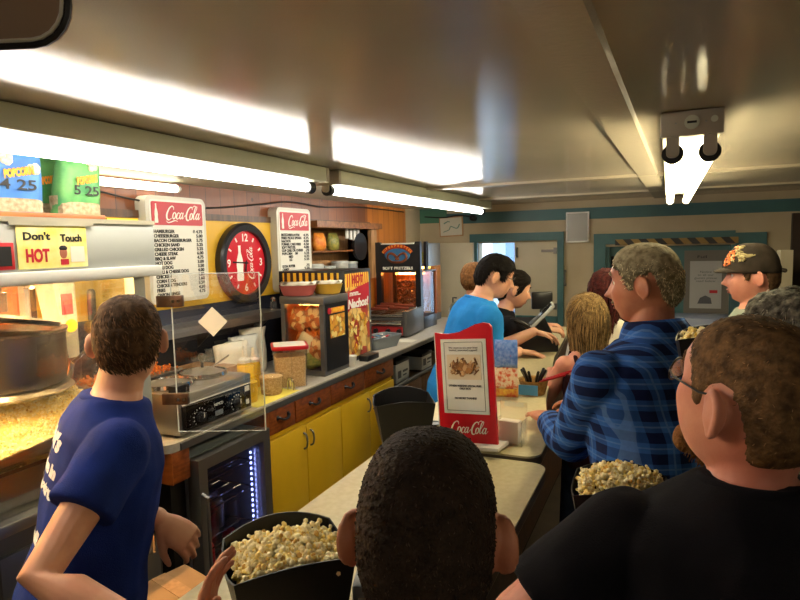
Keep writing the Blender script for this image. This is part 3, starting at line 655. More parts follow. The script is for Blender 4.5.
MB().tube([(0, 0, -.055), (0, -.035, -.05), (0, -.035, .05), (0, 0, .055)], .007, 8).build('grip', 'steel_dark', t); MB().box(-.012, .012, -.004, 0, -.075, -.05).box(-.012, .012, -.004, 0, .05, .075).build('plate', 'steel_dark', t)
t = thing('wall_map', 'small framed map print on the far wall left of the serving hatch', 'picture', (-1.93, YF-.012, 1.81)); t.rotation_euler[1] = radians(-2)
MB().box(-.12, .12, -.014, 0, -.095, .095).build('frame', 'pine_pale', t); MB().box(-.11, .11, -.016, -.014, -.085, .085).build('print', 'map_paper', t)
MB().tube(catmull([(-.08,-.017,-.05),(-.02,-.017,-.03),(.0,-.017,.0),(.06,-.017,-.02),(.09,-.017,.02)], 5), .006, 5, flat=.3).tube([(-.07,-.017,.03),(-.03,-.017,.05),(-.01,-.017,.045)], .009, 5, flat=.3).build('map_line', 'map_green', t)
t = thing('wall_mirror', 'grey rectangular panel in a white frame high on the far wall', 'panel', (-.74, YF-.012, 1.765))
MB().box(-.10, .10, -.02, 0, -.135, .135).build('frame', 'white_plastic', t); MB().box(-.088, .088, -.022, -.02, -.122, .122).build('panel', 'mirror_grey', t)
# ceiling battens
b = MB(); b.prism([(-.235, CZ), (-.228, CZ-.012), (-.135, CZ-.012), (-.128, CZ)], -2.6, 5.6); o = b.build('trim_8', 'batten_paint', kind='structure'); o.rotation_euler = (0, 0, -radians(1.2)); o.location = (.0, 0, 0)
struct('trim_9', 'batten_paint', (-2.25, 2.3, 3.55, 3.62, CZ-.014, CZ)); struct('trim_10', 'batten_paint', (-2.25, 2.3, 4.72, 4.79, CZ-.014, CZ))
struct('trim_11', 'fixture_paint', (-2.25, -1.52, -2.6, 5.4, CZ-.02, CZ))

# ------------------------------------------------------------------ lamps
def strip(name, label, loc, length, housing_w, housing_h, tubes, tm, group=None, drop=.045, r=.019):
    t = thing(name, label, 'light fixture', loc, group=group)
    MB().box(-housing_w/2, housing_w/2, 0, length, -housing_h, 0, bev=.006).build('housing', 'fixture_paint', t)
    MB().box(-housing_w/2-.004, housing_w/2+.004, -.012, .01, -housing_h-.004, -.001, bev=.004).build('end_cap', 'fixture_cap', t); MB().box(-housing_w/2-.004, housing_w/2+.004, length-.01, length+.012, -housing_h-.004, -.001, bev=.004).build('end_cap', 'fixture_cap', t)
    for tx in tubes:
        z = -housing_h-drop
        tb = MB().cyl((tx, .03, z), (tx, length-.03, z), r, n=14).build('tube', tm, t, smooth='auto')
        for y in (.0, length):
            s = 1 if y == 0 else -1
            MB().prism(rrect(tx-.017, tx+.017, z-.012, -housing_h+.005, .014), y-s*.004, y+s*.012).build('lamp_holder', 'fixture_cap', t)
            MB().cyl((tx, y+s*.012, z), (tx, y+s*.05, z), r+.009, r+.006, 20).build('socket', 'socket_black', t)
    return t
strip('fluorescent_light', 'long bare fluorescent strip light nearest the camera, above the popcorn machine', (-1.47, -.07, CZ-.002), 2.42, .16, .062, (0,), 'tube_cool', 'strip lights over the back counter', .023)
strip('fluorescent_light', 'second fluorescent strip light, running on over the warmers towards the far wall', (-1.47, 2.46, CZ-.002), 2.62, .16, .062, (0,), 'tube_cool', 'strip lights over the back counter', .023)
t = strip('twin_tube_light', 'twin tube fluorescent fixture on the ceiling over the customers, seen end on', (.055, 1.88, CZ-.001), 2.44, .15, .065, (-.047, .047), 'tube_warm', None, .048, .0195)
MB().cyl((0, -.0125, -.034), (0, -.016, -.034), .019, n=18).build('knockout', 'fixture_paint', t); MB().box(-.012, .012, -.018, -.016, -.037, -.031).build('slot', 'socket_black', t); MB().cyl((.055, -.0125, -.03), (.055, -.015, -.03), .009, n=12).build('knockout', 'fixture_paint', t)
MB().cyl((-.04, -.0125, -.034), (-.04, -.015, -.034), .003, n=8).cyl((.035, -.0125, -.034), (.035, -.015, -.034), .003, n=8).build('screw', 'steel', t)
strip('twin_tube_light', 'twin tube fluorescent fixture on the ceiling behind the camera', (1.0, -2.35, CZ-.001), 2.3, .15, .065, (-.047, .047), 'tube_fill', None, .048, .0195)  # unseen fill light, added to brighten the customers' side
t = thing('wall_tube_light', 'short fluorescent tube mounted on the wood wall behind the popcorn bags', 'light fixture', (-2.235, .9, 1.945))
MB().box(-.0, .015, -.2, 1.42, -.012, .012, bev=.003).build('housing', 'fixture_paint', t); MB().tube([(.045, -.18, 0), (.045, 1.36, 0)], .019, 12).build('tube', 'tube_cool_dim', t); MB().tube([(.045, 1.36, 0), (.045, 1.385, 0)], .012, 10).tube([(.02, 1.38, 0), (.05, 1.38, 0)], .01, 8).build('lamp_holder', 'white_plastic', t)
t = thing('hanging_sign', 'brown rounded sign with black rim hanging at the ceiling close to the camera', 'sign', (-.78, .47, 1.895), radians(20))
MB().prism(rrect(-.25, .14, -.0, .10, .045), -.005, .005).build('board', 'sign_brown', t)
b = MB(); b.tube([(x, -.004, z) for x, z in rrect(-.25, .14, .0, .10, .045)], .0042, 6, closed=True); b.build('rim', 'socket_black', t, label='black edge trim')
b = MB(); b.tube([(x, -.006, z) for x, z in rrect(-.244, .134, .006, .094, .04)], .0025, 6, closed=True); b.build('edge_line', 'board_white', t, label='pale border line')
MB().tube(catmull([(-.045,-.006,.09),(-.03,-.006,.07),(.0,-.006,.052),(.02,-.006,.05),(.03,-.006,.06)], 6), .004, 6).build('brush_stroke', 'black_ink', t)
tag(MB().tube(catmull([(-2.222, .9, 1.93), (-2.222, 1.5, 1.95), (-2.222, 2.05, 1.88), (-2.222, 2.5, 1.865), (-2.222, 3.0, 1.91), (-2.222, 3.3, 1.94), (-2.222, 3.7, 1.925), (-2.222, 4.3, 1.95), (-2.222, 5.1, 1.945)], 8), .0045, 6).build('power_cord', 'cable'), 'thin black cord strung along the top of the wood wall', 'cord')
t = thing('cable_bracket', 'small black clamp with a cord at the far wall top', 'bracket', (-1.70, YF-.012, 1.885)); MB().tube([(0, 0, 0), (0, -.06, 0)], .03, 12, dome=True).build('clamp', 'socket_black', t); MB().tube(catmull([(-.5, -.02, .03), (-.3, -.02, .015), (-.15, -.02, .03), (0, -.03, .01)], 6), .006, 6).build('cord', 'cable', t)
# ------------------------------------------------------------------ back counter
BZ = .95; X0 = -1.62; LW = pi/2    # LW turns a front facing -y to face the aisle (+x)
poly = [(-2.235, 5.35), (-2.235, 1.56), (-1.66, 1.56)] + [(-1.66+.04*sin(radians(a)), 1.60-.04*cos(radians(a))) for a in (22, 45, 68, 90)] + [(-1.62, 5.35)]
t = thing('worktop', 'long pale laminate worktop along the wood wall carrying the snack warmers', 'worktop', (0, 0, 0))
MB().prism(poly, BZ-.032, BZ, 'xy').build('top', 'back_laminate', t)
b = MB(); b.prism([(-1.619, 1.62), (-1.614, 1.62), (-1.614, 5.35), (-1.619, 5.35)], BZ-.032, BZ-.006, 'xy'); b.build('edge_band', 'steel_dark', t)
def pull(p, x, z, horiz=True):
    if horiz:
        o = MB().tube(catmull([(x-.042,0,z+.008),(x-.036,-.014,z+.004),(x-.015,-.02,z-.006),(x+.015,-.02,z-.006),(x+.036,-.014,z+.004),(x+.042,0,z+.008)], 4), .0055, 8).box(x-.05, x-.034, -.003, 0, z-.004, z+.016).box(x+.034, x+.05, -.003, 0, z-.004, z+.016).build('handle', 'black_satin', p)
    else:
        o = MB().tube(catmull([(x,0,z-.04),(x,-.016,z-.03),(x,-.022,z),(x,-.016,z+.03),(x,0,z+.04)], 4), .005, 8).build('handle', 'steel_dark', p)
    return o
def unit(name, label, y0, y1, z0, z1, body, group=None):
    t = thing(name, label, 'cabinet', (X0, y0, 0), LW, group)   # local: x along the wall, front at y=0, depth +y
    w = y1-y0; b = MB(); b.box(0, w, .02, .60, z0, z1); b.build('body', body, t); return t
zt = BZ-.033
t = unit('drawer_box', 'short wooden drawer box under the worktop end beside the popcorn machine', 1.58, 1.665, .80, zt, 'dark_wood')
MB().box(0, .085, 0, .02, .80, zt, bev=.003).build('drawer', 'drawer_wood', t); MB().box(-.004, .0, .0, .5, .80, zt).build('side_panel', 'orange_wood', t)
# glass door fridge
t = thing('beverage_fridge', 'under counter fridge with a steel framed glass door and blue lights', 'fridge', (X0, 1.675, 0), LW)
w = .44
b = MB(); b.box(0, .025, .03, .58, .03, .86); b.box(w-.025, w, .03, .58, .03, .86); b.box(.025, w-.025, .03, .58, .03, .09); b.box(.025, w-.025, .03, .58, .82, .86); b.box(.025, w-.025, .55, .58, .09, .82); b.build('body', 'grey_plastic', t)
dd = MB().box(0, .045, -.03, .025, .06, .86).box(w-.045, w, -.03, .025, .06, .86).box(.045, w-.045, -.03, .025, .06, .11).box(.045, w-.045, -.03, .025, .815, .86).build('door', 'steel', t)
MB().box(.045, w-.045, -.01, -.004, .11, .815).build('pane', 'fridge_glass', dd); MB().tube([(.012, -.03, .2), (.012, -.055, .21), (.012, -.055, .72), (.012, -.03, .73)], .007, 8).build('door_handle', 'steel_dark', dd)
for z in (.27, .44, .6, .72):
    b = MB(); [b.cyl((.03, .05+.06*k, z), (w-.03, .05+.06*k, z), .003, n=6) for k in range(8)]; b.cyl((.04, .05, z), (.04, .47, z), .004, n=6).cyl((w-.04, .05, z), (w-.04, .47, z), .004, n=6); b.build('wire_shelf', 'chrome', t)
b = MB(); [b.box(w-.062, w-.056, .03, .036, .42+.024*k, .43+.024*k) for k in range(15)]; b.build('light_strip', 'led_blue', t)
for i in range(10):
    tag(MB().lathe([(.028,0),(.031,.01),(.031,.10),(.024,.118),(.023,.12)], n=14).build('can', ('coke_red' if i % 3 else 'steel'), loc=(X0-.16-.09*(i//5), 1.76+.07*(i % 5), .275+.17*(i % 2)*1.0)), 'dim drink can standing on a wire shelf inside the glass fridge', 'can', 'cans in the glass fridge')
struct('dark_gap_block', 'dark_void', (-2.2, -1.66, 1.60, 1.672, 0, .79)); MB()  # near-black block painted as the shade in the gap beside the fridge
t = unit('side_cabinet', 'narrow wooden end panel cabinet between fridge and yellow cupboards', 2.118, 2.155, 0, zt, 'orange_wood'); MB().box(0, .037, 0, .02, .0, zt).build('front_panel', 'orange_wood', t)
# drawer units over the yellow cupboards
ys = [2.155, 2.365, 2.70, 3.09, 3.50]
for i in range(4):
    nm = ['first drawer beside the fridge, wooden with black pull', 'second wooden drawer from the fridge, wider, black pull', 'third wooden drawer from the fridge, under the chip warmer', 'last wooden drawer from the fridge, beside the open shelf'][i]
    t = unit('drawer_unit', nm, ys[i], ys[i+1], .80, zt, 'dark_wood', 'wooden drawers under the worktop'); ww = ys[i+1]-ys[i]
    dv = MB().box(.004, ww-.004, 0, .022, .803, zt-.004, bev=.004).build('drawer', 'drawer_wood', t); pull(dv, ww/2, .866)
yy = [(2.155, 2.455, 'yellow cupboard next to the fridge, handle on its right edge', 1), (2.455, 2.80, 'second yellow cupboard, handle on its left edge', -1), (2.80, 3.50, 'widest yellow cupboard, farthest from the fridge', 0)]
for y0, y1, nm, hs in yy:
    t = unit('cupboard', nm, y0, y1, .08, .798, 'yellow_paint', 'yellow cupboards under the worktop'); ww = y1-y0
    if hs: dv = MB().box(.003, ww-.003, 0, .02, .10, .775, bev=.003).build('door', 'yellow_paint', t); pull(dv, ww-.03 if hs > 0 else .03, .70, False)
    else:
        for a, c in ((.003, ww/2-.002), (ww/2+.002, ww-.003)): dv = MB().box(a, c, 0, .02, .10, .775, bev=.003).build('door', 'yellow_paint', t); pull(dv, (c-.035) if a < .1 else a+.035, .70, False)
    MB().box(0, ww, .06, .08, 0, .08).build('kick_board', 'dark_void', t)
# open shelf and brown cabinet
t = unit('open_shelf_cabinet', 'brown low cabinet with an open shelf of boxes, past the yellow cupboards', 3.505, 4.95, .06, .70, 'brown_cabinet')
for a, c in ((.01, .47), (.48, .95), (.96, 1.43)):
    dv = MB().box(a, c, 0, .02, .08, .69, bev=.003).build('door', 'brown_cabinet', t); MB().tube([(a+.38, 0, .60), (a+.38, -.02, .60)], .012, 10, dome=True).build('knob', 'steel_dark', dv)
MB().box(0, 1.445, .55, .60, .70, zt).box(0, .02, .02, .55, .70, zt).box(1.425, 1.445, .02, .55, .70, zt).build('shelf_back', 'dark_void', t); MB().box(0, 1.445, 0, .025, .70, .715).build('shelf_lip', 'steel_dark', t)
for y, l, wd, h, nm in ((3.60, .22, .16, .13, 'white printed carton with a dark lid on the open shelf, nearer one'), (4.06, .20, .16, .10, 'white printed carton far along the open shelf')):
    t = thing('carton', nm, 'box', (X0-.03, y, .715), LW, 'cartons on the open shelf'); MB().box(0, l, 0, wd, 0, h, bev=.003).build('box', 'light_plastic', t); MB().box(-.004, l+.004, -.004, wd+.004, h, h+.022, bev=.003).build('lid', 'black_plastic', t)
    MB().box(.03, .08, -.002, 0, .03, .08).box(.11, .19, -.002, 0, .06, .075).box(.11, .17, -.002, 0, .035, .045).build('print', 'grey_ink', t)

# ------------------------------------------------------------------ wall: recess, menu boards, clock, steel shelf
t = thing('wall_cubby', 'wooden cubby shelf recessed in the plank wall between menu board and pretzel case', 'shelf', (-2.25, 3.42, 1.42), LW)
b = MB(); b.box(0, 1.0, .0, .20, -.02, 0); b.box(0, 1, .19, .20, 0, .36); b.box(-.02, 0, -.006, .2, -.02, .36); b.box(1, 1.10, -.03, .2, -.04, .36); b.build('frame', 'pine_pale', t)
MB().box(0, 1, .02, .19, .185, .197).build('shelf_board', 'shelf_wood', t); MB().prism([(.10,.36),(1.12,.36),(1.12,.405),(.10,.405)], -.075, 0).build('ledge', 'shelf_wood', t)
for i, (xx, r, h, m_, nm) in enumerate(((.14, .05, .09, 'chip_bag', 'tan snack packet lying in the lower cubby, left end'), (.32, .055, .10, 'light_plastic', 'pale plastic tub in the lower cubby'), (.50, .05, .08, 'white_plastic', 'white tub in the middle of the lower cubby'), (.68, .06, .11, 'cloth_hand', 'crumpled grey cloth in the lower cubby'), (.86, .05, .10, 'grey_plastic', 'grey tub at the right end of the lower cubby'))):
    t2 = thing('container', nm, 'container', (-2.25-.09, 3.42+xx, 1.42)); MB().lathe([(r*.8,0),(r,h*.2),(r*1.05,h*.85),(r*.9,h)], n=16, sx=1, sy=1.25).build('tub', m_, t2); MB().lathe([(r*1.08,h*.86),(r*1.1,h*.9),(r*1.0,h*1.02)], sx=1, sy=1.25).build('lid', 'light_plastic', t2)
for xx, w_, m_, nm in ((.18, .12, 'chips_green', 'green patterned snack bag on the upper cubby board, left'), (.38, .13, 'chip_orange', 'reddish gold snack bag on the upper cubby board'), (.58, .12, 'chips_green', 'green gold snack bag on the upper cubby board, right')):
    tag(MB().rings([ring_at(V((0, y_, z_)), V((0, 1, 0)), V((1, 0, 0)), w_*k_, .035*k2) for y_, z_, k_, k2 in ((0,0,.45,.9),(0,.04,.55,1.2),(0,.09,.55,1),(0,.13,.5,.2))]).build('snack_bag', m_, loc=(-2.25-.09, 3.42+xx, 1.42+.198), smooth=True), nm, 'bag', 'bags on the cubby board')
t2 = thing('spatula_rack', 'row of white handled utensils hanging in the cubby beside a black pan', 'utensils', (-2.262, 4.08, 1.775)); b = MB(); [b.box(-.012, .0, .06*k, .06*k+.034, -.07-.008*k, -.0) for k in range(4)]; b.build('blade', 'white_plastic', t2)
tag(MB().lathe([(.10,0),(.105,.01),(.11,.03)], n=24).build('frying_pan', 'black_satin', loc=(-2.285, 4.30, 1.64), rot=(0, pi/2, 0)), 'round black pan hanging in the cubby at its right end', 'pan')

def menu_board(label, y0, y1, z0, z1, left, right, tilt=0):
    w = y1-y0; h = z1-z0
    t = thing('menu_board', label, 'menu board', (-2.235, (y0+y1)/2, z0), LW, 'menu boards on the yellow wall')
    MB().prism(rrect(-w/2, w/2, 0, h, .035), -.05, .0145).build('case', 'board_rim', t)
    MB().prism(rrect(-w/2+.018, w/2-.018, .018, h-.018, .022), -.053, -.049).build('letter_panel', 'board_white', t)
    hh = h*.215; z = h-.028-hh
    MB().prism(rrect(-w/2+.03, w/2-.03, z, z+hh, .008), -.056, -.052).build('header', 'board_red', t, label='red header strip')
    script_logo(t, (w-.06)*.74, (.035, -.0575, z+hh*.5), hscale=hh/((w-.06)*.74)*2.35)
    MB().prism([(-w/2+.055+x_*.8, z+.01+y_) for x_, y_ in bottle_poly(hh-.02)], -.0575, -.056).build('bottle_emblem', 'white_ink', t)
    rows = left.count('\n')+1; LH = (z-.03)/(rows+1)
    for nm, src, x_, ww, al in (('item_lettering', left, -w/2+.036, w*.62, 'LEFT'), ('price_lettering', right, w/2-.034, w*.17, 'RIGHT')):
        lines = src.split('\n'); mx_ = max(len(q.strip()) for q in lines); i0 = 0
        for blk in src.split('\n \n'):
            q = blk.split('\n'); c_ = i0+(len(q)-1)/2
            text(t, nm, blk, 'black_ink', (x_, -.0545, z/2+.006+((rows-1)/2-c_)*LH), .0152, ww*max(len(v) for v in q)/max(len(v) for v in lines), al=al, bold=.0008, line=LH/(.0152/.7)); i0 += len(q)+1
    return t
menu_board('larger white menu board with red header, half behind the popcorn machine, left of the clock', 2.06, 2.45, 1.395, 1.905,
  'HAMBURGER\nCHEESEBURGER\nBACON CHEESEBURGER\nCHICKEN SAND\nGRILLED CHICKEN\nCHEESE STEAK\nBBQ & SLAW\nHOT DOG\nCHILI DOG\nCHILI & CHEESE DOG\nCHICKEN\nCORN DOG\nCHICKEN TENDERS\nFRIES\nONION RINGS', '$ 4.75\n5.00\n5.75\n5.25\n5.25\n6.00\n4.75\n3.00\n3.50\n4.00\n1.85\n1.60\n5.50\n4.50\n4.75')
menu_board('narrow white menu board with red header, right of the round clock', 3.07, 3.45, 1.37, 1.895,
  'MOZZARELLA STIX\nFRIED PICKLE SPEARS\nNACHOS\nFUNNEL CAKE FRIES\nSOFT PRETZEL\nCUP CHILI OR CHEESE\nPOPCORN     SM\n           MED\n            LG\n \nEXTRA BUTTER\nCANDY\nSODA\nBOTTLED WATER\n \nCOFFEE\nCOCOA', '4.75\n4.75\n4.00\n4.50\n4.00\n.75\n3.25\n4.25\n5.25\n \n.75\n2.25\n2.25\n2.00\n \n1.50\n1.50')
# clock
t = thing('wall_clock', 'round red clock with black rim and bottle emblem on the yellow wall', 'clock', (-2.235, 2.79, 1.565), LW)
R_ = .228
b = MB(); n = 48; prof = [(R_, .0), (R_, -.035), (R_-.012, -.045), (R_-.045, -.04), (R_-.048, -.02)]
b.rings([[(r*cos(2*pi*j/n), y, r*sin(2*pi*j/n)) for j in range(n)] for r, y in prof], cap=False); b.build('rim', 'black_satin', t)
b = MB(); b.rings([[(.18*cos(2*pi*j/n), y, .18*sin(2*pi*j/n)) for j in range(n)] for y in (-.005, -.022)]); b.build('dial', 'coke_red', t)
for s_, h_ in (('12', 0), ('3', 3), ('6', 6), ('9', 9)):
    a = pi/2-h_*pi/6; text(t, 'numeral', s_, 'white_ink', (.142*cos(a), -.0228, .142*sin(a)), .042, bold=.001)
b = MB()
for k in range(12):
    if k % 3: a = pi/2-k*pi/6; b.box(-.005, .005, -.024, -.022, .138, .162, mx=MX.Rotation(pi/2-a, 4, 'Y'))
b.build('hour_marks', 'white_ink', t)
MB().prism([(-.05+x_, -.10+y_) for x_, y_ in bottle_poly(.20)], -.0245, -.022).build('bottle_emblem', 'white_ink', t)
script_logo(t, .20, (.045, -.024, .0), rot=Euler((pi/2, -pi/2, 0), 'XYZ'), hscale=1.0).rotation_euler = (MX.Rotation(-pi/2, 3, 'Y') @ MX.Rotation(pi/2, 3, 'X')).to_euler()
MB().box(-.115, .02, -.028, -.026, -.004, .004, mx=MX.Rotation(radians(4), 4, 'Y')).build('minute_hand', 'black_ink', t); MB().box(-.005, .005, -.030, -.028, -.05, .015, mx=MX.Rotation(radians(10), 4, 'Y')).build('hour_hand', 'black_ink', t); MB().cyl((0, -.024, 0), (0, -.032, 0), .007, n=12).build('hub', 'black_ink', t)
# steel back shelf
t = thing('steel_shelf', 'stainless steel wall shelf under the clock and menu board', 'shelf', (-2.238, 1.75, 1.27), LW)
MB().box(0, 1.22, -.16, 0, 0, .012).box(0, 1.22, -.165, -.155, -.03, .012).build('shelf_board', 'steel', t)
for x_ in (.1, .65, 1.12): MB().prism([(-.15, 0), (0, 0), (0, -.13)], x_, x_+.006, 'yz').build('bracket', 'steel_dark', t)
t = thing('salt_shaker', 'small glass shaker with chrome cap on the steel shelf below the clock', 'shaker', (-2.14, 2.94, 1.283)); MB().lathe([(.02,0),(.022,.005),(.02,.045),(.016,.05)], n=14).build('jar', 'clear_plastic', t); MB().lathe([(.017,.05),(.017,.062),(.008,.072)], n=14).build('cap', 'chrome', t)

# ------------------------------------------------------------------ popcorn machine
t = thing('popcorn_machine', 'large steel popcorn machine with glass front at the left edge', 'popcorn machine', (-1.62, .35, 0), LW)
W_ = 1.155; DP = .60     # x = world y - .35
b = MB(); b.box(0, W_, .0, DP, .06, .90); b.box(.0, W_, -.02, .0, .86, .90); b.build('base_cabinet', 'steel_dark', t)
MB().box(0, W_, -.035, DP, .90, .935, bev=.006).build('ledge', 'steel', t); MB().box(.02, W_-.02, .02, DP-.02, 0, .06).build('plinth', 'black_satin', t)
for a, c in ((.02, .58), (.60, W_-.02)): dv = MB().box(a, c, -.016, 0, .10, .84, bev=.004).build('door', 'steel', t); MB().tube([(c-.05, -.016, .62), (c-.05, -.04, .63), (c-.05, -.04, .74), (c-.05, -.016, .75)], .008, 8).build('handle', 'chrome', dv)
for x_ in (0, W_-.045):
    MB().box(x_, x_+.045, 0, .045, .935, 1.575).build('post', 'painted_steel', t); MB().box(x_, x_+.045, DP-.04, DP, .935, 1.575).build('post', 'painted_steel', t)
MB().box(.045, W_-.045, .012, .017, 1.06, 1.575).build('front_pane', 'glass', t); MB().box(W_-.028, W_-.023, .045, DP-.04, .935, 1.575).build('side_pane', 'glass', t); MB().box(.0, W_, DP-.006, DP, .935, 1.575).build('back_panel', 'orange_wood', t)
MB().box(.045, W_-.045, .0, .03, .935, 1.06).build('lower_pane', 'glass', t); MB().box(.045, W_-.045, -.008, .035, 1.055, 1.066).build('glass_rail', 'chrome', t).hide_render = False
hd = MB().box(-.02, W_+.02, -.035, DP+.02, 1.575, 1.745, bev=.004).build('header', 'painted_steel', t); MB().box(-.03, W_+.03, -.055, .0, 1.564, 1.60, bev=.005).build('moulding', 'white_metal', hd); MB().box(-.02, W_+.02, -.04, -.03, 1.735, 1.748).build('top_lip', 'steel', hd)
MB().box(.02, W_-.02, .05, DP-.05, 1.566, 1.575).build('canopy_liner', 'steel', t)
# kettle with lid, arm and motor post
kx, ky = .835, .27
k_ = MB().lathe([(.15,1.235),(.165,1.245),(.172,1.27),(.175,1.40),(.182,1.405),(.182,1.412),(.165,1.414),(.160,1.39)], (kx, ky, 0), 36).build('kettle', 'kettle_steel', t)
MB().lathe([(.178,1.236),(.19,1.225),(.18,1.215),(.10,1.21)], (kx, ky, 0), 32).build('rim', 'steel', k_)
MB().rings([ring_at(V((kx-.02+.0*i, ky, 1.43+.055*i*0)), V((cos(.16), 0, -sin(.16))), V((0, 1, 0)), r_, r_, 28, 2) if False else ring_at(V((kx-.02, ky, 1.45+dz)), V((cos(.2), 0, -sin(.2))), V((0, 1, 0)), r_, r_, 28, 2) for r_, dz in ((.178,-.008),(.178,.004),(.10,.014),(.02,.018))]).build('lid', 'black_satin', k_)
MB().tube([(kx+.0, ky, 1.47), (kx, ky, 1.53)], .022, 14).tube([(kx, ky, 1.53), (kx, ky, 1.57)], .011, 10).build('agitator', 'black_satin', k_); MB().tube([(kx-.09, ky, 1.45), (kx-.09, ky, 1.57)], .011, 8).build('hanger_rod', 'steel_dark', k_)
MB().box(kx-.03, kx+.03, ky-.02, ky+.04, 1.15, 1.215).build('mount_block', 'steel_dark', k_); MB().tube(catmull([(kx, ky, 1.18), (kx+.10, ky-.03, 1.165), (kx+.20, ky, 1.19), (kx+.27, ky+.05, 1.26)], 6), .011, 8).build('power_conduit', 'chrome', k_)
MB().prism([(kx+.155, 1.575), (kx+.24, 1.575), (kx+.24, 1.29), (kx+.20, 1.29)], ky-.03, ky+.06).build('support_column', 'painted_steel', t); MB().cyl((kx+.215, ky-.034, 1.40), (kx+.215, ky-.03, 1.40), .022, n=20).build('round_label', 'yellow_ink', t, label='yellow round sticker'); MB().box(kx+.185, kx+.225, ky-.033, ky-.03, 1.44, 1.51).build('rating_plate', 'board_red', t)
MB().tube([(kx+.18, ky-.07, 1.28), (kx+.25, ky-.08, 1.33), (kx+.26, ky-.08, 1.42)], .006, 8).build('lever', 'chrome', t); MB().tube([(kx+.26, ky-.08, 1.42), (kx+.262, ky-.08, 1.51)], .014, 10, dome=True).build('lever_grip', 'black_satin', t)
MB().cyl((.12, .12, 1.5705), (1.06, .12, 1.5705), .006, n=8).build('heat_lamp', 'lamp_heat', t); MB().cyl((.12, .42, 1.5705), (1.06, .42, 1.5705), .006, n=8).build('heat_lamp', 'lamp_heat', t)
MB().lathe([(.018,1.575),(.022,1.55),(.02,1.535),(.03,1.525)], (1.06, .44, 0), 14).tube([(1.06, .44, 1.53), (1.06, .44, 1.40)], .009, 8).build('hanger_stem', 'black_satin', t)
MB().prism([(.05, .94), (W_-.05, .94), (W_-.05, .97), (.05, .97)], .04, DP-.02).build('corn_tray', 'steel', t)
rr = random.Random(3)
def heap(x_, y_): return .235*exp(-((x_-.90)/.27)**2-((y_-.28)/.26)**2)+.09*exp(-((x_-.4)/.3)**2)+.035
def pile(i):
    while True:
        x_ = rr.uniform(.06, 1.10); y_ = rr.uniform(.045, .555)
        h_ = heap(x_, y_); z_ = .975+h_+rr.uniform(-.012, .008); return (x_, y_, max(.98, z_)), 1
me = kernels(None, 5200, pile, .0085, rr, (30, 16, lambda u_, v_: (.055+1.06*u_, .042+.52*v_, .965+heap(.055+1.06*u_, .042+.52*v_)))); o = link('popcorn', me, POP, None, (-1.62, .35, 0), (0, 0, LW)); tag(o, 'heap of fresh yellow popcorn glowing inside the popcorn machine', 'popcorn', kind='stuff')
# plexiglass door swung open on two hinges
t = thing('clear_door', 'clear acrylic door with a white diamond sticker, swung open from the popcorn machine', 'door panel', (-1.612, 1.585, 0), radians(22))
MB().box(.02, .335, -.003, .003, 1.0, 1.565).build('sheet', 'acrylic', t)
b = MB(); b.tube([(.02, 0, 1.0), (.335, 0, 1.0), (.335, 0, 1.565), (.02, 0, 1.565)], .0028, 6, closed=True); b.build('edge', 'acrylic_edge', t)
for z in (1.12, 1.47):
    h_ = MB().box(-.03, .062, -.012, .010, z-.02, z+.02, bev=.002).build('hinge', 'dark_wood', t); MB().cyl((.03, -.015, z), (.03, -.012, z), .006, n=10).cyl((.05, -.015, z), (.05, -.012, z), .006, n=10).build('screw', 'chrome', h_)
MB().box(-.037, .037, -.0045, -.003, -.037, .037, mx=MX.Translation((.165, 0, 1.395)) @ MX.Rotation(pi/4, 4, 'Y')).build('diamond_sticker', 'paper', t)
# signs and bags on the machine
t = thing('warning_sign', 'yellow hand lettered hot warning sign on the popcorn machine header', 'sign', (-1.585+.002, 1.155, 1.607), LW)
MB().box(-.105, .105, -.003, 0, 0, .118).build('card', 'sign_yellow', t); text(t, 'lettering', "Don't", 'black_ink', (-.05, -.0035, .088), .020, .078, bold=.001); text(t, 'lettering', "Touch", 'black_ink', (.055, -.0035, .083), .020, .068, bold=.001); text(t, 'lettering', "HOT", 'red_ink', (-.05, -.0035, .034), .034, .068, bold=.002, label='large red letters')
MB().ell((.028, -.003, .042), (.012, .002, .017)).build('face_drawing', 'skin_tan', t); MB().ell((.028, -.003, .055), (.013, .0025, .008)).build('hair_drawing', 'black_ink', t); MB().box(.018, .042, -.0045, -.003, .008, .024).build('red_drawing', 'red_ink', t); MB().box(.05, .095, -.004, -.003, .015, .06).build('note_strip', 'paper', t)
MB().box(-.125, .13, -.006, -.001, .118, .128).build('clip_rail', 'steel', t)
t = thing('chalk_sign', 'small red framed black sign cut by the left edge of the machine header', 'sign', (-1.583, .985, 1.607), LW); MB().box(-.07, .055, -.006, 0, 0, .072, bev=.003).build('frame', 'red_plastic', t); MB().box(-.06, .045, -.008, -.005, .01, .062).build('panel', 'black_ink', t)
tag(MB().box(-2.20, -1.66, .36, 1.40, 1.7485, 1.766, bev=.002).build('shelf_plank', 'orange_wood'), 'orange wooden plank lying on top of the popcorn machine', 'plank')
tag(MB().box(-1.95, -1.66, 1.405, 1.53, 1.7485, 1.757).build('spacer_board', 'yellow_paint'), 'yellow painted board end on top of the machine beside the orange plank', 'board')
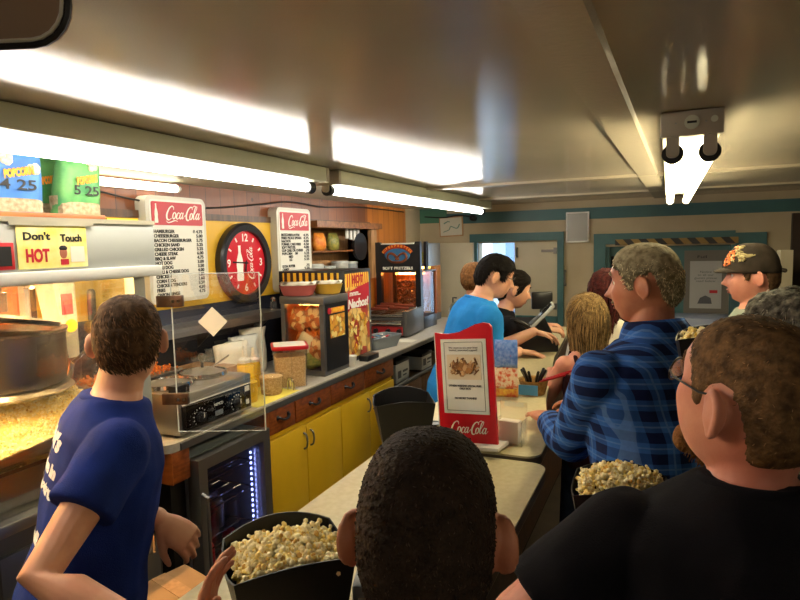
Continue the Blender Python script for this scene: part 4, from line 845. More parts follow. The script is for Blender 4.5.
def pop_bag(label, y, w, h, m_, price, hands, rz):
    t = thing('popcorn_bag', label, 'bag', (-1.80, y, 1.767), LW+rz, 'sample popcorn bags on the machine')
    b = MB(); b.rings([ring_at(V((0, .03*(1-z/h), z)), V((1, 0, 0)), V((0, 1, 0)), w/2*k1, .035*k2, 20, 4) for z, k1, k2 in ((0,1.0,1.0),(.01,1.02,1.1),(h*.4,1.0,1.15),(h*.8,.96,.9),(h,.94,.55))]); b.build('bag', m_, t, smooth=True)
    MB().rings([ring_at(V((0, .026, z)), V((1, 0, 0)), V((0, 1, 0)), w/2*1.012, .0425, 20, 4) for z in (.008, h*.34)], cap=False).build('corn_print', 'bag_corn', t)
    text(t, 'product_lettering', 'POPCORN', 'orange_ink', (.0, -.034, h*.60), .022, w*.55, shear=.3, bold=.0022, rot=(pi/2, radians(-12), 0))
    if price: text(t, 'price_lettering', price, 'black_ink', (.0, -.031, h*.42), .030, w*.62, bold=.0006)
    for dx, dz in hands:
        b = MB(); [b.ell((dx+rr.uniform(-.012, .012), -.026, dz+rr.uniform(-.012, .012)), (.011, .006, .011), 8, 6) for _ in range(6)]; b.build('kernel_print', 'paper_tan', t)
    return t
pop_bag('blue popcorn bag with hand written price at the left edge, on the machine top', 1.20, .17, .205, 'bag_blue', '4 25', ((-.03, .16), (.05, .14)), radians(-6))
pop_bag('front green popcorn bag with hand written price, on the machine top', 1.455-.03, .155, .20, 'bag_green', '5 25', ((.03, .17),), radians(3))
tb = pop_bag('second green popcorn bag, mostly hidden behind the front one', 1.36, .13, .20, 'bag_green', '', ((-.03, .12), (-.03, .16)), radians(3)); tb.location.x -= .11
# ------------------------------------------------------------------ warmer and things around it
t = thing('food_warmer', 'two well steel food warmer with black control panel and knobs on the worktop', 'food warmer', (-1.632, 1.635, BZ), LW)
b = MB(); b.box(0, .42, 0, .31, .012, .165, bev=.004); b.build('body', 'steel', t)
for x_ in (.03, .39):
    for y_ in (.04, .27): MB().cyl((x_, y_, 0), (x_, y_, .014), .014, n=10).build('foot', 'black_satin', t)
pn = MB().box(.012, .408, -.006, .0, .025, .125, bev=.002).build('control_panel', 'black_gloss', t); MB().box(.012, .408, -.008, -.005, .124, .128).build('trim_line', 'white_ink', pn)
for x_ in (.10, .315):
    kb_ = MB().cyl((x_, -.006, .062), (x_, -.028, .062), .019, .017, 20).build('knob', 'black_satin', pn); MB().box(x_-.002, x_+.002, -.030, -.027, .060, .08).build('pointer', 'white_ink', kb_)
    b = MB(); [b.box(x_-.0015, x_+.0015, -.0075, -.006, .092, .097, mx=MX.Translation((x_, 0, .062)) @ MX.Rotation(radians(a), 4, 'Y') @ MX.Translation((-x_, 0, -.062))) for a in range(-135, 136, 27)]; b.build('dial_marks', 'white_ink', pn)
text(pn, 'lettering', 'NEMCO', 'white_ink', (.207, -.0065, .085), .011, .05); MB().box(.185, .23, -.007, -.005, .04, .06).build('display', 'grey_plastic', pn); MB().box(.37, .40, -.007, -.005, .095, .118).box(.375, .395, -.007, -.005, .04, .06).build('badge', 'white_ink', pn)
for i, cx in enumerate((.108, .312)):
    w_ = MB().lathe([(.098,.165),(.104,.172),(.10,.186),(.094,.186),(.09,.17)], (cx, .165, 0), 32).build('well_pan', 'chrome', t)
    MB().lathe([(.092,.178),(.05,.195 if i else .184),(.0101,.20 if i else .186)], (cx, .165, 0), 32).build('lid' if i else 'pan_lid', 'steel', w_)
kx_ = .312; MB().tube([(kx_, .165, .198), (kx_, .165, .235)], .006, 10).tube([(kx_, .165, .235), (kx_, .165, .247)], [.013, .015], 14, dome=True).build('lid_knob', 'black_satin', t)
MB().tube([(kx_+.06, .165, .19), (kx_+.19, .185, .215)], .008, 8, flat=.5).build('ladle_handle', 'steel', t); MB().box(-.004, .06, .0, .04, .167, .20).build('bracket_block', 'black_satin', t, label='black bracket with two screws'); MB().cyl((.05, .001, .178), (.05, -.003, .178), .004, n=8).cyl((.05, .001, .192), (.05, -.003, .192), .004, n=8).build('screw', 'chrome', t)
t = thing('food_tray', 'steel hotel pan heaped with orange topping behind the food warmer', 'tray', (-2.06, 1.80, BZ))
b = MB(); b.rings([[(x_*k_, y_*k_, z_) for x_, y_ in rrect(-.105, .105, -.20, .20, .03)] for z_, k_ in ((0,.86),(.17,1),(.173,1.06),(.176,1.06),(.176,.98),(.16,.96))], cap=True); b.build('pan', 'steel', t)
r2 = random.Random(5)
me = kernels(None, 420, lambda i: ((-2.06+r2.uniform(-.09, .09), 1.80+r2.uniform(-.18, .18), BZ+.168+r2.uniform(0, .03)), .8), .011, r2); o = link('shredded_topping', me, ['relish_orange', 'chip_orange', 'relish_orange'], None); tag(o, 'orange shredded topping heaped in the steel pan', 'food', kind='stuff')
tag(MB().box(-2.19, -1.93, 2.16, 2.34, BZ, BZ+.13, bev=.006).build('bun_carton', 'pine_pale'), 'open pale cardboard carton behind the food warmer', 'box')
tag(MB().box(-1.90, -1.635, 2.10, 2.43, BZ, BZ+.002).build('place_mat', 'mat_yellow'), 'yellow paper mat on the worktop under the mustard cups', 'mat')
def sack(label, x_, y_, w_, h_, rz=0, m_='paper'):
    b = MB(); rng = random.Random(label)
    rg = []
    for z_, k1, k2 in ((0,.9,1),(.02,1,1.1),(h_*.5,1.05,1.1),(h_*.8,1.0,.8),(h_,1.1,.7)):
        rg.append([p + V((rng.uniform(-1, 1), rng.uniform(-1, 1), rng.uniform(-1, 1)*(z_ > .03)))*.006 for p in ring_at(V((0, 0, z_)), V((1, 0, 0)), V((0, 1, 0)), w_/2*k1, .03*k2, 20, 3)])
    b.rings(rg); o = b.build('paper_sack', m_, loc=(x_, y_, BZ+.003), rot=(0, 0, rz), smooth=True); return tag(o, label, 'bag', 'paper sacks on the worktop')
sack('white paper sack standing open behind the mustard bottles, leftmost of the sacks', -2.02, 2.40, .17, .22, 1.2)
sack('white paper sack standing behind the mustard bottles, middle of the sacks', -2.06, 2.55, .16, .23, 1.3, 'paper_cool')
sack('white paper sack standing behind the mustard bottles, rightmost of the sacks', -2.12, 2.70, .15, .25, 1.2, 'paper')
def squeeze(label, x_, y_, h_, m_, capm):
    t = thing('squeeze_bottle', label, 'bottle', (x_, y_, BZ+.003)); MB().lathe([(.032,0),(.035,.006),(.035,h_*.58),(.030,h_*.64)], n=18).build('bottle', m_, t); MB().lathe([(.031,h_*.64),(.032,h_*.70),(.012,h_*.76),(.005,h_)], n=16).build('nozzle', capm, t)
squeeze('pale mustard squeeze bottle with a tall white nozzle on the yellow mat', -1.86, 2.30, .23, 'mustard', 'white_plastic'); squeeze('pale mustard squeeze bottle behind the taller one, beside the brown cup', -1.90, 2.42, .20, 'mustard', 'paper')
t = thing('mustard_jar', 'clear cup of bright yellow mustard at the front of the mat', 'cup', (-1.735, 2.17, BZ+.003)); MB().lathe([(.034,0),(.037,.02),(.039,.085),(.040,.09)], n=20).build('cup', 'mustard', t); MB().lathe([(.041,.088),(.042,.094),(.03,.10)], n=20).build('lid', 'clear_plastic', t)
t = thing('plastic_bag', 'clear plastic bag of yellow sauce slumped on the mat beside the mustard cup', 'bag', (-1.80, 2.235, BZ+.003)); b = MB(); b.rings([ring_at(V((0, 0, z_)), V((1, 0, 0)), V((0, 1, 0)), w_, w_*.8, 16, 2.2) for z_, w_ in ((0,.045),(.02,.055),(.07,.052),(.11,.038),(.15,.042))]); b.build('bag', 'mustard', t, smooth=True); 
t = thing('topping_cup', 'round clear cup of brown crumbs with a spoon on the yellow mat', 'cup', (-1.725, 2.325, BZ+.003)); MB().lathe([(.044,0),(.048,.01),(.054,.085)], n=24).build('crumbs', 'nuts', t); MB().lathe([(.0465,0),(.051,.01),(.057,.093),(.055,.095)], n=24, cap=False).build('cup', 'clear_plastic', t)
t = thing('napkin_clip', 'small chrome spoon rest standing beside the brown crumb cup', 'utensil', (-1.668, 2.40, BZ+.003)); MB().tube(catmull([(-.015, 0, .004), (-.012, 0, .05), (0, 0, .062), (.012, 0, .05), (.015, 0, .004)], 6), .004, 8).tube(catmull([(-.01, .02, .004), (-.008, .015, .04), (0, .012, .05), (.008, .015, .04), (.01, .02, .004)], 6), .003, 8).build('wire', 'chrome', t)
t = thing('storage_tub', 'clear storage tub of tan crumbs with a red rimmed lid on the worktop', 'tub', (-1.745, 2.515, BZ), radians(38))
def rr_rings(w_, d_, zs, r_=.02): return [[(x_, y_, z_) for x_, y_ in rrect(-w_/2*k_, w_/2*k_, -d_/2*k_, d_/2*k_, r_)] for z_, k_ in zs]
MB().rings(rr_rings(.16, .15, ((.004,.90),(.155,.97)))).build('crumbs', 'nuts', t); MB().rings(rr_rings(.17, .16, ((0,.88),(.004,.92),(.19,1.0),(.196,1.03))), cap=False).build('tub', 'clear_plastic', t); MB().rings(rr_rings(.178, .168, ((.192,1.0),(.197,1.03),(.208,1.03),(.211,1.0)))).build('lid_rim', 'red_plastic', t, label='red lid rim'); MB().rings(rr_rings(.160, .150, ((.2095,1.0),(.2125,.99)))).build('lid', 'white_plastic', t)
MB().box(.0, .006, -.0815, -.0795, .02, .18).build('seam', 'clear_plastic', t)
# ------------------------------------------------------------------ chip warmer
t = thing('chip_warmer', 'steel framed chip display warmer full of orange chips and bags', 'food warmer', (-1.94, 2.73, BZ), 0)
w_, d_, h_ = .27, .27, .43
MB().box(0, w_, 0, d_, 0, .03, bev=.003).build('base', 'steel_dark', t); MB().box(-.005, w_+.005, -.005, d_, h_-.04, h_, bev=.003).build('top', 'steel_dark', t)
for x_ in (0, w_-.025):
    for y_ in (0, d_-.025): MB().box(x_, x_+.025, y_, y_+.025, .03, h_-.04).build('post', 'steel_dark', t)
MB().box(.025, w_-.025, .006, .010, .03, h_-.04).build('front_pane', 'glass', t); MB().box(0.0, .012, .025, d_-.025, .03, h_-.04).box(.025, w_-.025, d_-.02, d_-.01, .03, h_-.04).build('back_panel', 'orange_wood', t)
sd_ = MB().box(w_-.012, w_+.004, .022, d_-.01, .025, h_-.04).build('side_panel', 'black_satin', t)
MB().prism([(.06, .20), (d_-.05, .20), (d_-.05, .325), (.06, .325)], w_+.004, w_+.006, 'yz').build('photo', 'nacho_photo', sd_); MB().prism([(.06, .335), (d_-.05, .335), (d_-.05, .365), (.06, .365)], w_+.004, w_+.006, 'yz').build('banner', 'chip_orange', sd_); MB().tube([(w_+.004, .055, .35), (w_+.008, .055, .35)], .018, 14).build('emblem', 'red_ink', sd_)
text(sd_, 'lettering', 'FRESH CHIPS', 'yellow_ink', (w_+.0062, .15, .35), .016, .12, rot=(pi/2, 0, pi/2), bold=.001)
MB().cyl((.07, .12, h_-.045), (.20, .12, h_-.045), .010, n=10).build('heat_lamp', 'lamp_warm', t)
r3 = random.Random(8)
b = MB()
for i in range(90):
    c = V((r3.uniform(.05, w_-.05), r3.uniform(.07, d_-.06), r3.uniform(.05, .33))); e = Euler((r3.random()*6, r3.random()*6, r3.random()*6)).to_matrix(); s_ = r3.uniform(.026, .04)
    tri = [V((s_*cos(a), s_*sin(a), .004*sin(a*1.5))) for a in (0, 1.05, 2.1, 3.14, 4.2, 5.24)]
    tri = [p*(1.0 if k % 2 == 0 else .62) for k, p in enumerate(tri)]
    f0 = [b.bm.verts.new(c+e @ p) for p in tri]; f1 = [b.bm.verts.new(c+e @ (p+V((0, 0, .003)))) for p in tri]
    b.bm.faces.new(f0[::-1]); b.bm.faces.new(f1); [b.bm.faces.new((f0[k], f0[(k+1) % 6], f1[(k+1) % 6], f1[k])) for k in range(6)]
o = b.build('tortilla_chips', 'chip_orange', loc=t.location, rot=t.rotation_euler); tag(o, 'loose orange chips filling the steel framed display warmer', 'food', kind='stuff')
MW = MX.Translation(t.location) @ MX.Rotation(0, 4, 'Z')
for i, (x_, z_, a, m_, nm) in enumerate(((.12, .15, .5, 'chip_bag', 'crinkled tan chip bag standing at the front of the chip warmer'), (.195, .13, -.5, 'bag_print', 'orange chip bag leaning at the front right of the chip warmer'), (.08, .29, .3, 'bag_print', 'orange chip bag on top of the heap at the left of the chip warmer'), (.18, .30, -.6, 'bag_print', 'orange chip bag on top of the heap at the right of the chip warmer'), (.15, .065, 1.2, 'chips_green', 'green and gold bag lying at the bottom of the chip warmer'))):
    b = MB(); b.rings([ring_at(V((0, 0, z)), V((1, 0, 0)), V((0, 1, 0)), .06*k1, .022*k2, 18, 3) for z, k1, k2 in ((-.08,.9,.15),(-.06,1,.6),(0,1.05,1.0),(.06,1,.6),(.08,.95,.15))]); me = b.mesh('chip_bag'); wrinkle(me, .006, 26, i)
    o = link('chip_bag', me, m_); o.matrix_world = MW @ MX.Translation((x_, .045, z_+.01)) @ MX.Rotation(a, 4, 'Y') @ MX.Scale(.78, 4); tag(o, nm, 'bag', 'bags in the chip warmer')
def basket(label, x_, y_, m_, r_=.10):
    t = thing('food_basket', label, 'basket', (x_, y_, BZ+.431), radians(15)); MB().lathe([(r_*.72,0),(r_*.8,.004),(r_,.055),(r_*1.03,.058),(r_*.97,.055),(r_*.75,.012)], n=28, sx=1.15, sy=.8).build('basket', m_, t)
    b = MB(); rg = []
    for r__, z in ((.6, .03), (.92, .058), (1.0, .07)): rg.append([(r_*r__*1.15*cos(2*pi*j/24), r_*r__*.8*sin(2*pi*j/24), z+.008*sin(j*2.4)) for j in range(24)])
    b.rings(rg); b.build('paper_liner', 'paper', t, smooth=True)
basket('pink plastic food basket with white paper liner on the chip warmer, left', -1.87, 2.80, 'pink_basket', .092); basket('yellow food basket with white paper liner on the chip warmer, right', -1.76, 2.935, 'basket_yellow', .075)
# ------------------------------------------------------------------ nacho merchandiser
t = thing('nacho_cabinet', 'tall black nacho cabinet with yellow striped top and large chip picture', 'display cabinet', (-1.715, 3.04, BZ), radians(92))
w_, d_, h_ = .37, .44, .555
MB().box(0, w_, 0, d_, 0, h_, bev=.004).build('body', 'black_satin', t)
p_ = MB().box(.015, w_-.04, -.004, 0, .03, h_-.02).build('poster', 'nacho_photo_big', t); MB().box(.015, w_-.04, -.006, -.004, h_-.10, h_-.02).build('striped_top', 'awning', p_)
MB().prism([(.015, .30), (.08, .33), (w_-.10, .31), (w_-.04, .34), (w_-.04, .47), (w_-.12, .46), (.07, .43), (.015, .38)], -.0065, -.004).build('red_ribbon', 'red_ink', p_)
text(p_, 'lettering', 'mmm...', 'white_ink', (.13, -.008, .415), .030, .15, shear=.2, bold=.0015); text(p_, 'lettering', 'Nachos!', 'white_ink', (.17, -.008, .352), .050, .28, shear=.15, bold=.003); text(p_, 'lettering', 'HOT', 'red_ink', (.17, -.0075, .495), .045, .15, bold=.003)
b = MB()
for i in range(14):
    a = r3.random()*6; cx, cz, s_ = r3.uniform(.05, w_-.08), r3.uniform(.06, .27), .034; b.prism([(cx+s_*cos(a+k*2.09), cz+s_*sin(a+k*2.09)) for k in range(3)], -.006-.0004*i, -.004)
b.build('chip_drawing', 'nacho_photo', p_); MB().box(-.004, 0, .03, d_-.03, h_-.085, h_-.012).build('side_stripes', 'yellow_stripe', t)
MB().cyl((w_-.02, -.004, .22), (w_-.02, 0, .22), .006, n=10).build('button', 'white_ink', t)
tag(MB().lathe([(.022,0),(.024,.003),(.029,.062),(.031,.065),(.028,.064)], n=18).build('paper_cup', 'white_plastic', loc=(-1.665, 3.02, BZ)), 'small white cup on the worktop edge at the corner of the chip warmer', 'cup')
tag(MB().box(-1.70, -1.635, 3.17, 3.32, BZ, BZ+.035, bev=.005).build('card_reader', 'black_satin'), 'small flat black box on the worktop beside the nacho cabinet', 'device')
t = thing('condiment_caddy', 'grey compartment caddy tray on the worktop before the hot dog roller', 'caddy', (-1.80, 3.66, BZ), radians(75)); b = MB(); b.rings(rr_rings(.31, .17, ((0,.80),(.07,.98),(.075,1.03),(.082,1.03),(.08,.97),(.03,.86)), .025)); b.build('tray', 'grey_plastic', t)
b = MB(); [b.box(x_-.003, x_+.003, -.07, .07, .03, .074) for x_ in (-.07, 0, .07)]; b.box(-.13, .13, -.003, .003, .03, .074); b.build('divider', 'grey_plastic', t)
for i in range(7):
    tag(MB().box(-.016, .016, -.008, .008, 0, .045, bev=.002).build('sauce_packet', ('white_plastic', 'packet_blue', 'red_plastic')[i % 3], loc=(-1.80+(.035 if i % 2 else -.035), 3.56+.034*i, BZ+.031), rot=(.1, .2*(-1)**i, r3.random()*3)), ('white', 'blue', 'red')[i % 3]+' sauce packet standing in the grey caddy tray', 'packet', ('white', 'blue', 'red')[i % 3]+' packets in the grey caddy')
tag(MB().box(-1.87, -1.70, 3.92, 4.04, 0, .001).build('paper_sheet', 'paper', loc=(.04, -.02, BZ+.0005), rot=(0, 0, 0)), 'white paper sheet lying on the worktop right of the caddy tray', 'paper')
# ------------------------------------------------------------------ hot dog roller, pretzel case, hot case
t = thing('hot_dog_roller', 'chrome hot dog roller grill with red control panel and black knobs', 'roller grill', (-2.14, 4.06, BZ), radians(2))
w_, d_ = .37, .38
MB().box(.012, w_-.012, .01, d_, .015, .145, bev=.004).build('body', 'steel_dark', t); MB().box(w_-.035, w_, 0, d_, .012, .20, bev=.006).build('end_cheek', 'steel_dark', t); MB().box(0, .03, 0, d_, .012, .20, bev=.006).build('end_cheek', 'steel_dark', t)
pn = MB().box(.03, w_-.035, -.004, .012, .02, .085, bev=.002).build('control_panel', 'red_panel', t)
for x_ in (.12, .22, .31): MB().cyl((x_, -.004, .05), (x_, -.026, .05), .019, .016, 16).build('knob', 'black_satin', pn)
MB().cyl((.03, -.012, .115), (w_-.035, -.012, .115), .018, n=14).build('drip_rail', 'chrome', t)
for i in range(6): MB().cyl((.03, .03+.055*i, .165+.004*i), (w_-.035, .03+.055*i, .165+.004*i), .021, n=14).build('roller', 'chrome', t)
for i in range(5): tag(MB().tube([(0, 0, 0), (.07, 0, .002), (.14, 0, 0)], .012, 10, dome=True).build('hot_dog', 'sausage', loc=(-2.14+.05+.15*(i % 2)-.002*i, 4.06+.05+.055*i, BZ+.209+.004*i), rot=(0, 0, radians(2))), 'browned hot dog lying on the chrome rollers', 'sausage', 'hot dogs on the rollers')
t = thing('pretzel_case', 'tall black soft pretzel display case with warm lit pretzels inside', 'display case', (-2.22, 4.49, BZ), 0)
w_, d_, h_ = .40, .36, .72
MB().box(0, w_, 0, d_, 0, .10, bev=.004).build('base', 'black_satin', t)
for x_ in (0, w_-.045): MB().box(x_, x_+.045, 0, .05, .10, .47).build('post', 'black_satin', t); MB().box(x_, x_+.03, d_-.03, d_, .10, .47).build('post', 'black_satin', t)
MB().box(0, w_, 0, d_, .47, .48).build('top', 'black_satin', t); MB().box(.0, w_, d_-.008, d_, .10, .47).build('back_panel', 'orange_wood', t)
MB().box(.045, w_-.045, .01, .014, .10, .47).build('pane', 'glass', t); MB().box(w_-.014, w_-.010, .05, d_-.03, .10, .47).build('pane', 'glass', t)
hd = MB().prism([(0,.47),(w_,.47),(w_,h_),(w_-.04,h_),(w_-.05,h_-.02),(.05,h_-.02),(.04,h_),(0,h_)], -.004, .035).build('header', 'black_satin', t); MB().prism([(.05,h_-.022),(w_-.05,h_-.022),(w_-.06,h_-.008),(.06,h_-.008)], .0, .03).build('pale_edge', 'white_plastic', hd)  # white plastic strip along the notch at the header top
MB().ell((w_/2, -.005, .615), (.115, .002, .062), 32, 12).build('blue_oval', 'pretzel_blue', hd)
b = MB(); pts = [(w_/2+x_, -.012, .59+z_) for x_, z_ in catmull([(-.01,-.01),(.03,.03),(.07,.035),(.085,.0),(.05,-.03),(.0,-.035),(-.05,-.03),(-.085,0),(-.07,.035),(-.03,.03),(.01,-.01)], 6)]; b.tube(pts, .011, 8, flat=.7, dome=True); b.build('pretzel_emblem', 'pretzel', hd)
b = MB(); arc = [(w_/2+.135*cos(a), -.008, .60+.085*sin(a)) for a in [radians(158-136*i/14) for i in range(15)]]; b.tube(arc, .017, 6, flat=.2, up=(0, 1, 0)); b.build('red_arch', 'pretzel_red', hd)
for i, ch in enumerate('SUPERPRETZEL'):
    a = radians(155-130*i/11); text(hd, 'letter', ch, 'orange_ink', (w_/2+.137*cos(a), -.0135, .601+.087*sin(a)), .018, .016, rot=Euler((pi/2, 0, 0)), bold=.001).rotation_euler = (MX.Rotation(pi/2-a if False else -(a-pi/2)*.8, 3, 'Y') @ MX.Rotation(pi/2, 3, 'X')).to_euler()
text(hd, 'lettering', 'SOFT PRETZELS', 'white_ink', (w_/2, -.0045, .505), .022, .27, bold=.001)
MB().cyl((w_/2-.08, .2, .455), (w_/2+.08, .2, .455), .011, n=10).build('heat_lamp', 'lamp_amber', t)
rk = MB().cyl((w_/2+.03, .18, .10), (w_/2+.03, .18, .45), .006, n=8).build('rack', 'chrome', t)
b = MB(); [b.tube([(w_/2+.03+.10*cos(a), .18+.10*sin(a), z) for a in [2*pi*k/20 for k in range(20)]], .003, 6, closed=True) for z in (.235, .31, .385)]; b.build('rack_ring', 'chrome', rk)
PM = MX.Translation(t.location) @ MX.Rotation(0, 4, 'Z')
for lv, z in enumerate((.265, .34, .41)):
    for k in range(6):
        a = k*pi/3+.3*lv; pts = catmull([(x_*.55, z_*.55, 0) for x_, z_ in ((-.01,-.01),(.03,.03),(.07,.035),(.085,.0),(.05,-.045),(.0,-.05),(-.05,-.045),(-.085,0),(-.07,.035),(-.03,.03),(.01,-.01))], 4)
        o = MB().tube(pts, .0085, 6, dome=True).build('soft_pretzel', 'pretzel', smooth=True); o.matrix_world = PM @ MX.Translation((w_/2+.03+.10*cos(a), .18+.10*sin(a), z-.035)) @ MX.Rotation(a+pi/2, 4, 'Z') @ MX.Rotation(pi/2, 4, 'X')
        tag(o, 'brown soft pretzel hanging on the %s ring of the rack in the lit case' % ('lowest', 'middle', 'top')[lv], 'pretzel', 'pretzels on the %s ring' % ('lowest', 'middle', 'top')[lv])
t = thing('warming_case', 'narrow glass warming case with black posts, beyond the pretzel case', 'display case', (-2.235, 4.93, BZ), 0)
w_, h_ = .30, .72
MB().box(0, w_, 0, .34, 0, .06).build('base', 'steel_dark', t); MB().box(0, w_, 0, .34, h_-.22, h_-.015).build('header', 'steel', t); MB().box(.03, w_-.03, -.004, 0, h_-.19, h_-.09).build('picture', 'chips_green', t)
for x_ in (0, w_-.025): MB().box(x_, x_+.025, -.012, .03, .0, h_).build('post', 'black_satin', t)
MB().box(.025, w_-.025, .004, .008, .06, h_-.22).box(w_-.006, w_-.002, .03, .34, .06, h_-.22).build('pane', 'glass', t); MB().box(0, w_, .33, .34, .06, h_-.22).build('back_panel', 'pine_pale', t); MB().cyl((.08, .15, h_-.235), (.22, .15, h_-.235), .01, n=10).build('heat_lamp', 'lamp_warm', t)
t = thing('hand_sanitizer', 'clear pump bottle with black pump at the far end of the worktop', 'bottle', (-1.80, 5.22, BZ)); MB().lathe([(.035,0),(.038,.01),(.038,.12),(.014,.15)], n=18).build('bottle', 'clear_plastic', t); MB().tube([(0, 0, .15), (0, 0, .20), (.04, -.01, .20)], .008, 8).build('pump', 'black_satin', t)

# ------------------------------------------------------------------ front counter
FZ = 1.0
def slab(x0, x1, y0, y1, corners, r=.05):
    out = []
    for (cx, cy), (sx, sy), a0 in (((x1, y0), (-1, 1), -90), ((x1, y1), (-1, -1), 0), ((x0, y1), (1, -1), 90), ((x0, y0), (1, 1), 180)):
        k = (('r' if cx == x1 else 'l')+('n' if cy == y0 else 'f')) in corners
        if k:
            for i in range(7): a = radians(a0+15*i); out.append((cx+sx*r+r*cos(a), cy+sy*r+r*sin(a)))
        else: out.append((cx, cy))
    return out
def counter(label, x0, x1, y0, y1, corners, top, outline=None, body=None):
    t = thing('service_counter', label, 'counter', ((x0+x1)/2, (y0+y1)/2, 0)); cx, cy = t.location.x, t.location.y
    pl = [(a-cx, b_-cy) for a, b_ in (outline or slab(x0, x1, y0, y1, corners))]
    MB().prism(pl, top-.034, top, 'xy').build('top', 'laminate', t)
    s_ = [(a*1.004, b_*1.0015) for a, b_ in pl]; MB().prism(s_, top-.030, top-.006, 'xy').build('edge_band', 'laminate_edge', t)
    x1 = body or x1
    MB().box(x0+.05-cx, x1-.07-cx, y0+.02-cy, y1-.04-cy, .08, top-.034).build('body', 'dark_wood', t); MB().box(x0+.08-cx, x1-.10-cx, y0+.05-cy, y1-.07-cy, 0, .08).build('plinth', 'dark_void', t); return t
counter('near service counter in pale laminate, under the black popcorn cartons', -.84, -.315, -.4, 1.755, ('rf',), FZ-.012)
counter('far service counter in pale laminate, under the cash register and candy', -.86, -.345, 1.765, 4.6, ('rn',), FZ, [(-.86, 1.765)]+[(-.395+.05*cos(radians(a)), 1.815+.05*sin(radians(a))) for a in range(-90, 1, 15)]+[(-.35, 1.95), (-.45, 2.46), (-.575, 3.4), (-.66, 4.6), (-.86, 4.6)], -.58)
tag(MB().lathe([(.026,-.001),(.028,.003),(.020,.004),(.018,.0015)], n=24, sx=1.2).build('cable_grommet', 'black_satin', loc=(-.765, 1.985, FZ+.001)), 'oval black cable grommet set in the far counter beside the red sign', 'grommet')
def carton(label, loc, rz, s=1.0, group='black popcorn cartons'):
    """tapering scoop carton with bowed rim"""
    t = thing('popcorn_carton', label, 'carton', loc, rz, group); W0, W1, DA, DB, H = .062*s, .094*s, .052*s, .078*s, .212*s; N = 10
    def ring(f, ins=0, rim=0):
        w = W0+(W1-W0)*f-ins; d_ = DA+(DB-DA)*f-ins; bow = .016*s*f; out = []
        for side in range(4):
            for i in range(N):
                a = -1+2*i/N; q = 1-a*a
                if side == 0: p = (a*w, -d_-bow*q*.5); up = q*.012
                elif side == 1: p = (w+bow*q*.5, a*d_); up = q*-.012
                elif side == 2: p = (-a*w, d_+bow*q*.8); up = q*.022
                else: p = (-w-bow*q*.5, -a*d_); up = q*-.012
                out.append((p[0], p[1], H*f+up*s*f*f))
        return out
    b = MB(); b.rings([ring(f) for f in (0, .02, .35, .7, 1)] + [ring(f, .0025) for f in (1, .7, .35, .03)]); b.build('carton', 'bucket_black', t)
    script_logo(t, .085*s, (0, -(DA+(DB-DA)*.16+.004*s), H*.16), name='script_emblem', m='grey_ink').rotation_euler = (pi/2+radians(-7), 0, 0)
    return t
rk_ = random.Random(21)
def pop_fill(label, loc, rz, s, n, lift=.02):
    c, sn = cos(rz), sin(rz)
    def pl(i):
        a, b_ = rk_.uniform(-1, 1), rk_.uniform(-1, 1); w, d_ = .088*s, .073*s
        z = .178*s + lift*(1-.5*(a*a+b_*b_))+rk_.uniform(-.016, .016); x_, y_ = a*w*.93, b_*d_*.93
        return (loc[0]+x_*c-y_*sn, loc[1]+x_*sn+y_*c, loc[2]+z+.012*s), 1
    me = kernels(None, n, pl, .0098, rk_); o = link('popcorn', me, POP); tag(o, label, 'popcorn', kind='stuff')
cl_ = (-.53, .735, FZ-.012); carton('black popcorn carton full of popcorn at the front of the near counter', cl_, radians(46), .94); pop_fill('popcorn heaped in the carton at the front of the near counter', cl_, radians(46), .94, 620)
carton('empty black popcorn carton standing beside the red table sign', (-.725, 1.63, FZ-.012), radians(30), .92)
c2_ = (-.075, 1.20, .978); carton('black popcorn carton held by the bearded man in black', c2_, radians(5), .92); pop_fill('popcorn heaped in the carton held by the bearded man in black', c2_, radians(5), .92, 480, .045)
c3_ = (.10, 1.47, 1.262); carton('popcorn carton held up by the grey haired person in mint', c3_, radians(0), .8); pop_fill('popcorn in the carton behind the balding head', c3_, 0, .8, 300, .02)
# table sign
t = thing('table_sign', 'red table top sign with a white fries notice standing on a white foot', 'sign', (-.572, 1.80, FZ), radians(-5)); t.rotation_euler = (radians(-3), radians(-4), radians(-5))
b = MB(); b.box(-.105, .115, -.05, .05, 0, .012, bev=.003); b.build('foot', 'white_plastic', t)
top = [(.098, .0), (.098, .370), (.090, .380), (.07, .384), (.045, .379), (.015, .366), (-.015, .355), (-.05, .350), (-.075, .351), (-.098, .355), (-.098, .0)]
pn = MB().prism([(x_, z_+.012) for x_, z_ in top], -.006, .006).build('panel', 'coke_red', t); MB().box(-.101, -.098, -.007, .007, .012, .365).build('edge_strip', 'white_plastic', pn)
sh = MB().box(-.078, .078, -.0085, -.006, .105, .345).build('notice', 'paper_cool', pn); b = MB(); b.tube([(x_, -.009, z_) for x_, z_ in rrect(-.066, .066, .115, .335, .002, 2)], .0008, 4, closed=True); b.build('border', 'grey_ink', sh)
MB().box(-.058, .058, -.0095, -.0085, .215, .295).build('photo', 'paper_tan', sh)
b = MB()
for i in range(90):
    a = r3.gauss(.9, .55); cx, cz, l = max(-.04, min(.042, r3.gauss(.004, .022))), max(.235, min(.275, r3.gauss(.254, .011))), .012; dx, dz = cos(a)*l, sin(a)*l; nx, nz = -sin(a)*.0022, cos(a)*.0022
    b.prism([(cx-dx-nx, cz-dz-nz), (cx+dx-nx, cz+dz-nz), (cx+dx+nx, cz+dz+nz), (cx-dx+nx, cz-dz+nz)], -.0105-.00003*i, -.0095)
b.build('fries_picture', 'fries_photo', sh)
